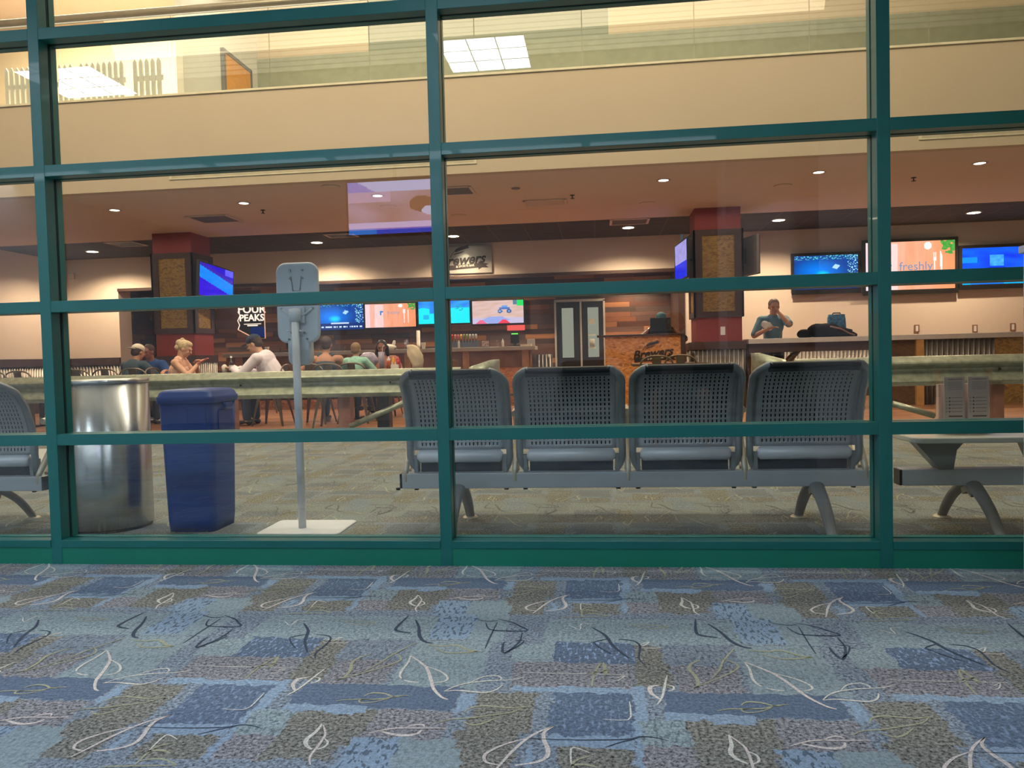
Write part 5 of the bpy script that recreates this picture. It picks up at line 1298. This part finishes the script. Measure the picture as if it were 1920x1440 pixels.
# glasses and bottles on the back counter
M_gl = glass_mat('drinking_glass_clear', (.85, .88, .9), 2.5)
for k in range(14):
    x = -6.9 + k * .29
    if k % 3 == 1:
        t = thing('drinking_glass', 'clear stemmed glass on the back counter, ' + ['first', 'second', 'third', 'fourth', 'fifth'][k // 3] + ' glass from the left', 'glass', (x, 16.2, .92), group='glasses on the back counter'); MB().lathe([(0, 0), (.035, .0), (.006, .01), (.006, .08), (.035, .11), (.04, .17), (.037, .17), (.03, .11), (0, .09)], n=16).build('glass', M_gl, t)
    else:
        bottle('dark liquor bottle on the back counter, ' + ['first', 'second', 'third', 'fourth', 'fifth', 'sixth', 'seventh', 'eighth', 'ninth', 'tenth'][k - (k + 1) // 3] + ' bottle from the left', (x, 16.22, .92), mat('bottle_tone_%d' % (k % 4), [(.05, .02, .01), (.10, .06, .02), (.02, .05, .03), (.12, .10, .09)][k % 4], .15), M_gun, .28, .036, 'liquor bottles on the back counter')
# bags on the right counter
t = thing('backpack', 'black slumped bag lying on the right counter', 'bag', (cx(1545, 620, 12.47), 12.47, 1.075)); b = MB()
for c_, r_ in (((-.28, 0, .06), (.13, .12, .07)), ((0, 0, .10), (.26, .15, .12)), ((.22, 0, .075), (.20, .13, .08)), ((.38, 0, .03), (.12, .10, .035))): b.sphere(c_, r_, nu=22, nv=12)
b.v = [v + noise.noise_vector(v * 9) * .03 for v in b.v]; b.v = [Vector((v.x, v.y, max(v.z, 0))) for v in b.v]; b.build('fabric', mat('black_fabric', (.006, .005, .006), .9, spec=.1), t)
b = MB(); b.tube([(.05, -.15, .16), (.2, -.16, .12), (.33, -.14, .05), (.42, -.12, .02)], .012, 8); b.build('strap', mat('tan_strap', (.22, .12, .08), .7), t)
t = thing('tote_bag', 'blue patterned bag standing behind the black bag on the right counter', 'bag', (cx(1568, 600, 12.74), 12.735, 1.075)); b = MB(); loft(b, [ring(.135, .06, .03, 0), ring(.14, .06, .03, .15), ring(.13, .055, .03, .30), ring(.125, .03, .02, .36)]); b.build('body', mat('blue_pattern', (.03, .16, .30), .6, var=.9, scale=22), t)
b = MB(); b.tube([(-.07, 0, .35), (-.05, -.02, .38), (.05, -.02, .38), (.07, 0, .35)], .010, 8); b.build('handle', M_black, t)

# ------------------------------------------------------------------ people
def skin(name, col): return mat(name, col, .55, var=.06, scale=10)
SK = skin('light_skin', (.62, .34, .22)); SK2 = skin('tan_skin', (.45, .22, .13)); SK3 = skin('brown_skin', (.30, .12, .07))
def cap_prim(mb, a, b, r0, r1, n=14):
    """tapered capsule"""
    a, b = Vector(a), Vector(b); d = (b - a); ln = d.length; d.normalize() if ln > 1e-6 else None
    pts = []; rs = []
    for k in range(5):
        t = k / 4 * pi / 2; pts.append(a - d * r0 * cos(t)); rs.append(max(1e-3, r0 * sin(t)))
    for k in range(5):
        t = k / 4 * pi / 2; pts.append(b + d * r1 * sin(t)); rs.append(max(1e-3, r1 * cos(t)))
    mb.tube(pts, rs, n)
def remesh(mb, name, mt, voxel, parent=None, smooth=4):
    """fuse the overlapping volumes into one continuous skin"""
    o = mb.build(name, mt, fix=True)
    m_ = o.modifiers.new('r', 'REMESH'); m_.mode = 'VOXEL'; m_.voxel_size = voxel; m_.use_smooth_shade = True
    m2 = o.modifiers.new('s', 'SMOOTH'); m2.factor = .5; m2.iterations = smooth
    me = bpy.data.meshes.new_from_object(o.evaluated_get(bpy.context.evaluated_depsgraph_get()))
    old = o.data; o.modifiers.clear(); o.data = me; bpy.data.meshes.remove(old)
    if not me.materials: me.materials.append(mt)
    for p_ in me.polygons: p_.use_smooth = True
    if parent is not None: o.parent = parent
    return o
def ik(a, c, l1, l2, hint):
    a, c, hint = Vector(a), Vector(c), Vector(hint); d = c - a; L_ = min(d.length, (l1 + l2) * .995); dn = d.normalized()
    x = (l1 * l1 - l2 * l2 + L_ * L_) / (2 * L_); h_ = sqrt(max(0, l1 * l1 - x * x))
    hp = (hint - dn * hint.dot(dn)).normalized(); return a + dn * x + hp * h_, a + dn * L_
def human(label, loc, rz, hip=.50, lean=12, side=0, head=(0, 0), hands=((-.2, .35, .8), (.2, .35, .8)), legs='sit', s=1.0, skin_m=SK, shirt=None, sleeve=.5, trousers=None,
          hair=None, hairstyle='short', cap=None, voxel=.011, curl=.6, group=None, face=True, palm=((0, 1, 0), (0, 1, 0)), shoulder_w=.185, name='person', bare_leg=False, knees=None, feet=None, straps=False):
    """seated or standing figure facing local +y"""
    S_ = lambda v: Vector(v)
    H = Vector((0, 0, hip)); ly, lx = rad(lean), rad(side)
    d = Vector((sin(lx), sin(ly), cos(ly) * cos(lx))).normalized(); sx = Vector((cos(lx), 0, -sin(lx)))
    fw = sx.cross(d) * -1; fw = d.cross(sx) * -1 if fw.y < 0 else fw
    chest = H + d * .30 * s; nb = H + d * .475 * s; hd_d = (d + Vector((0, .15, .7))).normalized()
    neck_t = nb + hd_d * .09 * s; hy, hp = rad(head[0]), rad(head[1])
    Rh = Matrix.Rotation(hy, 3, 'Z') @ Matrix.Rotation(hp, 3, 'X')     # head yaw (left +), pitch (down -)
    hc = neck_t + Rh @ Vector((0, .02, .085)) * s
    sh = [nb - d * .045 * s + sx * (k * shoulder_w * s) for k in (-1, 1)]
    B = MB()
    B.sphere(H, (.165 * s, .125 * s, .12 * s)); cap_prim(B, H, chest, .125 * s, .13 * s); B.sphere(chest + d * .05 * s, (.155 * s, .115 * s, .17 * s))
    cap_prim(B, sh[0], sh[1], .06 * s, .06 * s); cap_prim(B, nb - d * .03 * s, neck_t + hd_d * .03 * s, .058 * s, .052 * s)
    # head
    hr = s * (1.0 if s > .9 else 1.12)
    P = lambda v: hc + Rh @ (Vector(v) * hr)
    B.sphere(hc + Rh @ Vector((0, -.008, .02)) * hr, (.076 * hr, .094 * hr, .092 * hr), rot=Rh)
    B.sphere(P((0, .022, -.045)), (.057 * hr, .062 * hr, .072 * hr), rot=Rh); B.sphere(P((0, .058, -.092)), (.026 * hr, .022 * hr, .022 * hr))
    cap_prim(B, P((0, .084, .008)), P((0, .105, -.024)), .009 * hr, .014 * hr, 8); B.sphere(P((0, .083, -.060)), (.024 * hr, .010 * hr, .011 * hr))
    for k in (-1, 1):
        B.sphere(P((k * .078, -.005, -.012)), (.010 * hr, .020 * hr, .032 * hr), rot=Rh); B.sphere(P((k * .033, .068, -.028)), (.022 * hr, .018 * hr, .02 * hr))
    cap_prim(B, P((-.035, .083, .024)), P((.035, .083, .024)), .010 * hr, .010 * hr, 8)
    arms = []
    for k, hnd in zip((-1, 1), hands):
        a = sh[(k + 1) // 2]; el, wr = ik(a, hnd, .29 * s, .255 * s, (k * .75, -.25, -.75)); arms.append((a, el, wr))
        cap_prim(B, a, el, .052 * s, .040 * s); cap_prim(B, el, wr, .041 * s, .027 * s)
        f_ = (wr - el).normalized(); f_ = (f_ + Vector(palm[(k + 1) // 2]) * .8).normalized()
        acr = f_.cross(Vector((0, 0, 1)));  acr = acr.normalized() if acr.length > .1 else Vector((1, 0, 0)); up_ = acr.cross(f_).normalized()
        pc_ = wr + f_ * .05 * s
        B.sphere(pc_, (.040 * s, .048 * s, .019 * s), rot=Matrix((acr, f_, up_)).transposed())
        for q in range(4):
            off = (q - 1.5) * .021 * s; ln = (.040, .047, .044, .034)[q] * s
            b0 = pc_ + f_ * .035 * s + acr * off; b1 = b0 + (f_ * cos(curl * .5) - up_ * sin(curl * .5)) * ln; b2 = b1 + (f_ * cos(curl * 1.5) - up_ * sin(curl * 1.5)) * ln * .8
            cap_prim(B, b0, b1, .0095 * s, .009 * s, 8); cap_prim(B, b1, b2, .009 * s, .0075 * s, 8)
        th = pc_ - f_ * .015 * s - acr * k * .035 * s; cap_prim(B, th, th - acr * k * .02 * s + f_ * .04 * s - up_ * .012 * s, .011 * s, .009 * s, 8)
    lg = []
    for i, k in enumerate((-1, 1)):
        h0 = H + Vector((k * .088 * s, 0, -.02 * s))
        if legs == 'sit':
            kn = Vector(knees[i]) if knees else Vector((k * .12 * s, .44 * s, hip + .02)); ft = Vector(feet[i]) if feet else Vector((k * .12 * s, .42 * s, .09))
        else:
            kn = Vector((k * .10 * s, .03 * s, hip * .53)); ft = Vector((k * .11 * s, -.02 * s, .09))
        lg.append((h0, kn, ft)); cap_prim(B, h0, kn, .083 * s, .058 * s); cap_prim(B, kn, ft, .056 * s, .036 * s); cap_prim(B, ft + Vector((0, 0, -.05)), ft + Vector((0, .15 * s, -.055)), .036 * s, .030 * s)
    o = remesh(B, name, skin_m, voxel); o.location = loc; o.rotation_euler = (0, 0, rz); tag(o, label, 'person', group)
    if shirt:
        q = MB(); e = .014 * s
        if straps:
            q.sphere(H, (.165 * s + e, .125 * s + e, .12 * s)); cap_prim(q, H, chest, .125 * s + e, .13 * s + e); q.sphere(chest + d * .01, (.155 * s + e, .115 * s + e, .15 * s))
            for k in (-1, 1): cap_prim(q, chest + sx * k * .085 * s + d * .1, nb + sx * k * .075 * s - d * .005, .07 * s, .055 * s + e * .5)
        else:
            q.sphere(H, (.165 * s + e, .125 * s + e, .12 * s)); cap_prim(q, H, chest, .125 * s + e, .13 * s + e); q.sphere(chest + d * .05 * s, (.155 * s + e, .115 * s + e, .17 * s + e))
            cap_prim(q, sh[0], sh[1], .06 * s + e, .06 * s + e); cap_prim(q, nb - d * .05, nb - d * .005, .07 * s, .062 * s)
            for (a, el, wr) in arms:
                if sleeve > 0: cap_prim(q, a, a.lerp(el, min(1, sleeve * 2 * .9)), .052 * s + e * 1.3, (.047 * s if sleeve < .6 else .042 * s) + e)
                if sleeve > .6: cap_prim(q, el, el.lerp(wr, .92), .042 * s + e, .030 * s + e)
        remesh(q, 'shirt', shirt, voxel, o)
    if trousers:
        q = MB(); e = .012 * s; q.sphere(H - Vector((0, 0, .02)), (.17 * s + e, .13 * s + e, .11 * s))
        for h0, kn, ft in lg:
            cap_prim(q, h0, h0.lerp(kn, .72 if bare_leg else 1), .083 * s + e, (.066 if bare_leg else .058) * s + e)
            if not bare_leg: cap_prim(q, kn, kn.lerp(ft, .93), .056 * s + e, .045 * s + e)
        remesh(q, 'trousers', trousers, voxel, o)
        q = MB()
        for h0, kn, ft in lg:
            q = MB(); cap_prim(q, ft + Vector((0, -.03, -.045)), ft + Vector((0, .16 * s, -.052)), .040, .036); remesh(q, 'shoe', M_black, voxel, o, 2)
    if hair:
        q = MB(); q.sphere(P((0, -.020, .034)), (.085 * hr, .094 * hr, .092 * hr), rot=Rh)
        if hairstyle == 'short': q.sphere(P((0, -.050, -.012)), (.074 * hr, .060 * hr, .066 * hr), rot=Rh)
        if hairstyle == 'updo':
            q.sphere(P((0, .012, .078)), (.072 * hr, .070 * hr, .048 * hr), rot=Rh); q.sphere(P((0, -.105, .045)), (.05 * hr, .05 * hr, .055 * hr)); q.sphere(P((0, -.10, -.02)), (.05 * hr, .045 * hr, .05 * hr)); q.sphere(P((.0, -.085, .115)), (.028 * hr, .03 * hr, .022 * hr))
            cap_prim(q, P((0, -.12, -.02)), P((0, -.155, -.045)), .012 * hr, .004 * hr, 8)
        if hairstyle == 'long':
            q.sphere(P((0, -.055, -.03)), (.088 * hr, .07 * hr, .10 * hr), rot=Rh)
            for k in (-1, 1): cap_prim(q, P((k * .078, -.02, .0)), P((k * .095, -.01, -.17)), .034 * hr, .03 * hr)
        h_ = remesh(q, 'hair', hair, .008, o, 2)
    if cap:
        q = MB(); q.sphere(P((0, -.010, .055)), (.088 * hr, .102 * hr, .075 * hr), rot=Rh); q2 = remesh(q, 'cap', cap[0], .008, o, 2)
        q = MB(); sgn = -1 if len(cap) > 1 and cap[1] == 'back' else 1
        q.sphere(P((0, sgn * .12, .035)), (.065 * hr, .06 * hr, .010 * hr), rot=Rh); remesh(q, 'cap_brim', cap[0], .006, o, 2)
    if face:
        for k in (-1, 1):
            q = MB(); q.sphere(P((k * .031, .0835, -.002)), (.012 * hr, .007 * hr, .006 * hr), nu=10, nv=6, rot=Rh); q.build('eye', M_black, o)
            q = MB(); cap_prim(q, P((k * .018, .093, .020)), P((k * .046, .084, .020)), .0035 * hr, .003 * hr, 6); q.build('eyebrow', hair or M_darkwood, o)
        q = MB(); q.sphere(P((0, .090, -.060)), (.020 * hr, .006 * hr, .005 * hr), nu=10, nv=6); q.build('lips', mat('lip', (.42, .12, .09), .5), o)
    o['hc'] = 0; del o['hc']
    return o
M_navy = mat('navy_cloth', (.012, .025, .05), .85); M_slate = mat('slate_cloth', (.03, .055, .075), .85); M_roy = mat('royal_blue_cloth', (.02, .07, .26), .85)
M_wsh = mat('white_shirt_cloth', (.76, .70, .80), .85, bump=.3, bscale=12); M_flor = mat('floral_cloth', (.80, .50, .38), .85, var=.35, scale=22); M_mint = mat('mint_cloth', (.30, .58, .47), .85, var=.25, scale=16, stretch=(1, 1, 5))
M_grn = mat('charcoal_cloth', (.06, .07, .08), .85, var=.3); M_orng = mat('coral_cloth', (.50, .20, .14), .85); M_blsh = mat('steel_blue_shirt', (.09, .20, .27), .85); M_jean = mat('dark_jeans', (.02, .03, .06), .9)
M_blond = mat('blonde_hair', (.52, .40, .24), .6, var=.3, scale=30); M_brn = mat('brown_hair', (.045, .022, .012), .6); M_fair = mat('fair_brown_hair', (.22, .135, .065), .6, var=.2); M_blk = mat('black_hair', (.010, .007, .007), .45); M_grey = mat('grey_brown_hair', (.16, .11, .08), .6)
M_capw = mat('cream_cap', (.62, .56, .45), .8); M_capn = mat('navy_cap', (.012, .02, .05), .8); M_teal = mat('teal_cap', (.05, .16, .17), .8)
F = .004
p = at(240, 676, 10.66)
human('person with backwards cream cap and dark shirt seen from behind at the left table', (p.x, 10.62, F), rad(-14), lean=20, head=(-8, -12), hands=((-.16, .46, .80), (.24, .46, .80)), shirt=M_slate, sleeve=.5, trousers=M_jean, hair=M_brn, cap=(M_capw, 'back'), face=False, skin_m=SK2, s=.98)
human('person in a royal blue shirt facing the cream cap across the left table', (-7.22, 11.98, F), rad(178), lean=18, head=(-10, -10), hands=((-.22, .42, .80), (.2, .40, .80)), shirt=M_roy, sleeve=.5, trousers=M_jean, hair=M_brn, skin_m=SK3)
w1 = human('person with blonde pinned-up hair in a floral top looking down at a phone', (-6.10, 10.58, F), rad(-84), lean=10, head=(6, -24), hands=((-.03, .30, .885), (.06, .36, .90)), shirt=M_flor, sleeve=0, straps=True, trousers=M_flor, hair=M_blond, hairstyle='updo', voxel=.009, palm=((.3, .5, .3), (-.3, .5, .3)), shoulder_w=.165)
ph = thing('smartphone', 'phone in a pink case held by the blonde diner', 'phone', (-5.66, 10.56, .945)); ph.rotation_euler = (rad(28), 0, rad(-84)); MB().bb(-.04, .04, -.085, .085, -.006, .006).build('case', mat('pink_case', (.62, .16, .16), .5), ph, bevel=.003)
w2 = human('person in a white long-sleeved shirt and dark cap hunched over the table', (-4.52, 10.60, F), rad(88), hip=.56, lean=33, head=(4, -22), hands=((-.12, .66, .82), (.10, .68, .82)), shirt=M_wsh, sleeve=1, trousers=M_jean, hair=M_brn, cap=(M_capn, 'front'), voxel=.009, s=1.10)
text('shirt_number', '20', .13, M_grn, w2, (-.01, -.165, .58), rot=(pi / 2, 0, 0), depth=.002)
ph = thing('smartphone', 'white phone held above the table by the person in the white shirt', 'phone', (-5.18, 10.56, .86)); ph.rotation_euler = (rad(25), 0, rad(85)); MB().bb(-.038, .038, -.075, .075, -.005, .005).build('case', M_whitepaint, ph, bevel=.003)
human('broad-shouldered person in a dark sleeveless top seen from behind left of the child', (-3.95, 10.84, F), rad(4), lean=12, hands=((-.42, .30, .82), (.30, .40, .80)), shirt=M_slate, sleeve=0, straps=True, trousers=M_jean, hair=M_brn, face=False, skin_m=SK2, s=1.0, shoulder_w=.20)
human('child with fair hair in a mint striped shirt seen from behind', (-3.50, 10.88, F), rad(-4), hip=.56, lean=4, hands=((-.14, .28, .80), (.16, .28, .80)), shirt=M_mint, sleeve=.5, trousers=M_jean, hair=M_fair, face=False, s=.76, feet=((-.09, .30, .22), (.09, .30, .22)))
human('person with long black hair and coral top facing the child across the table', (-3.38, 12.02, F), rad(182), lean=16, head=(4, -12), hands=((-.2, .40, .80), (.2, .40, .80)), shirt=M_orng, sleeve=.3, trousers=M_jean, hair=M_blk, hairstyle='long', skin_m=SK3, s=.95, voxel=.009)
human('person in a steel blue shirt standing behind the right counter and eating from a paper', (at(1447, 600, 13.25).x, 13.22, F), rad(186), hip=.93, lean=6, head=(-6, -14), hands=((-.04, .20, 1.50), (.16, .30, 1.24)), legs='stand', shirt=M_blsh, sleeve=.5, trousers=M_jean, hair=M_grey, skin_m=SK2, s=1.06, voxel=.009, palm=((0, .2, .8), (-.6, .4, 0)))
t = thing('food_wrapper', 'crumpled white paper wrapper held by the person standing at the right counter', 'paper', (at(1438, 618, 12.95).x, 12.92, 1.29)); b = MB(); b.sphere((0, 0, 0), (.10, .035, .07), nu=20, nv=12, rot=Matrix.Rotation(.5, 3, 'Y')); b.v = [v + noise.noise_vector(v * 25) * .02 for v in b.v]; b.build('paper', M_paper, t)
human('worker in a teal cap bending behind the black monitor of the host stand', (at(1237, 600, 13.1).x, 13.12, F), rad(180), hip=.86, lean=24, head=(0, -30), hands=((-.20, .30, 1.27), (.20, .30, 1.27)), legs='stand', shirt=M_black, sleeve=.5, trousers=M_black, hair=M_brn, cap=(M_teal, 'front'), skin_m=SK2, s=.98)
# the photographer, mirrored in the glazing
po = human('seated person in a grey top and shorts holding a phone, mirrored in the grey seats', (.72, -.50, 0), rad(4), hip=.50, lean=0, head=(22, -14), hands=((-.62, .30, .92), (-.30, .38, .86)), shirt=mat('grey_top', (.35, .35, .37), .85), sleeve=.5, trousers=mat('grey_shorts', (.2, .2, .22), .85), bare_leg=True, hair=M_brn, voxel=.009, curl=1.2, knees=((-.19, .42, .53), (.22, .42, .53)), feet=((-.20, .46, .09), (.24, .46, .09)))
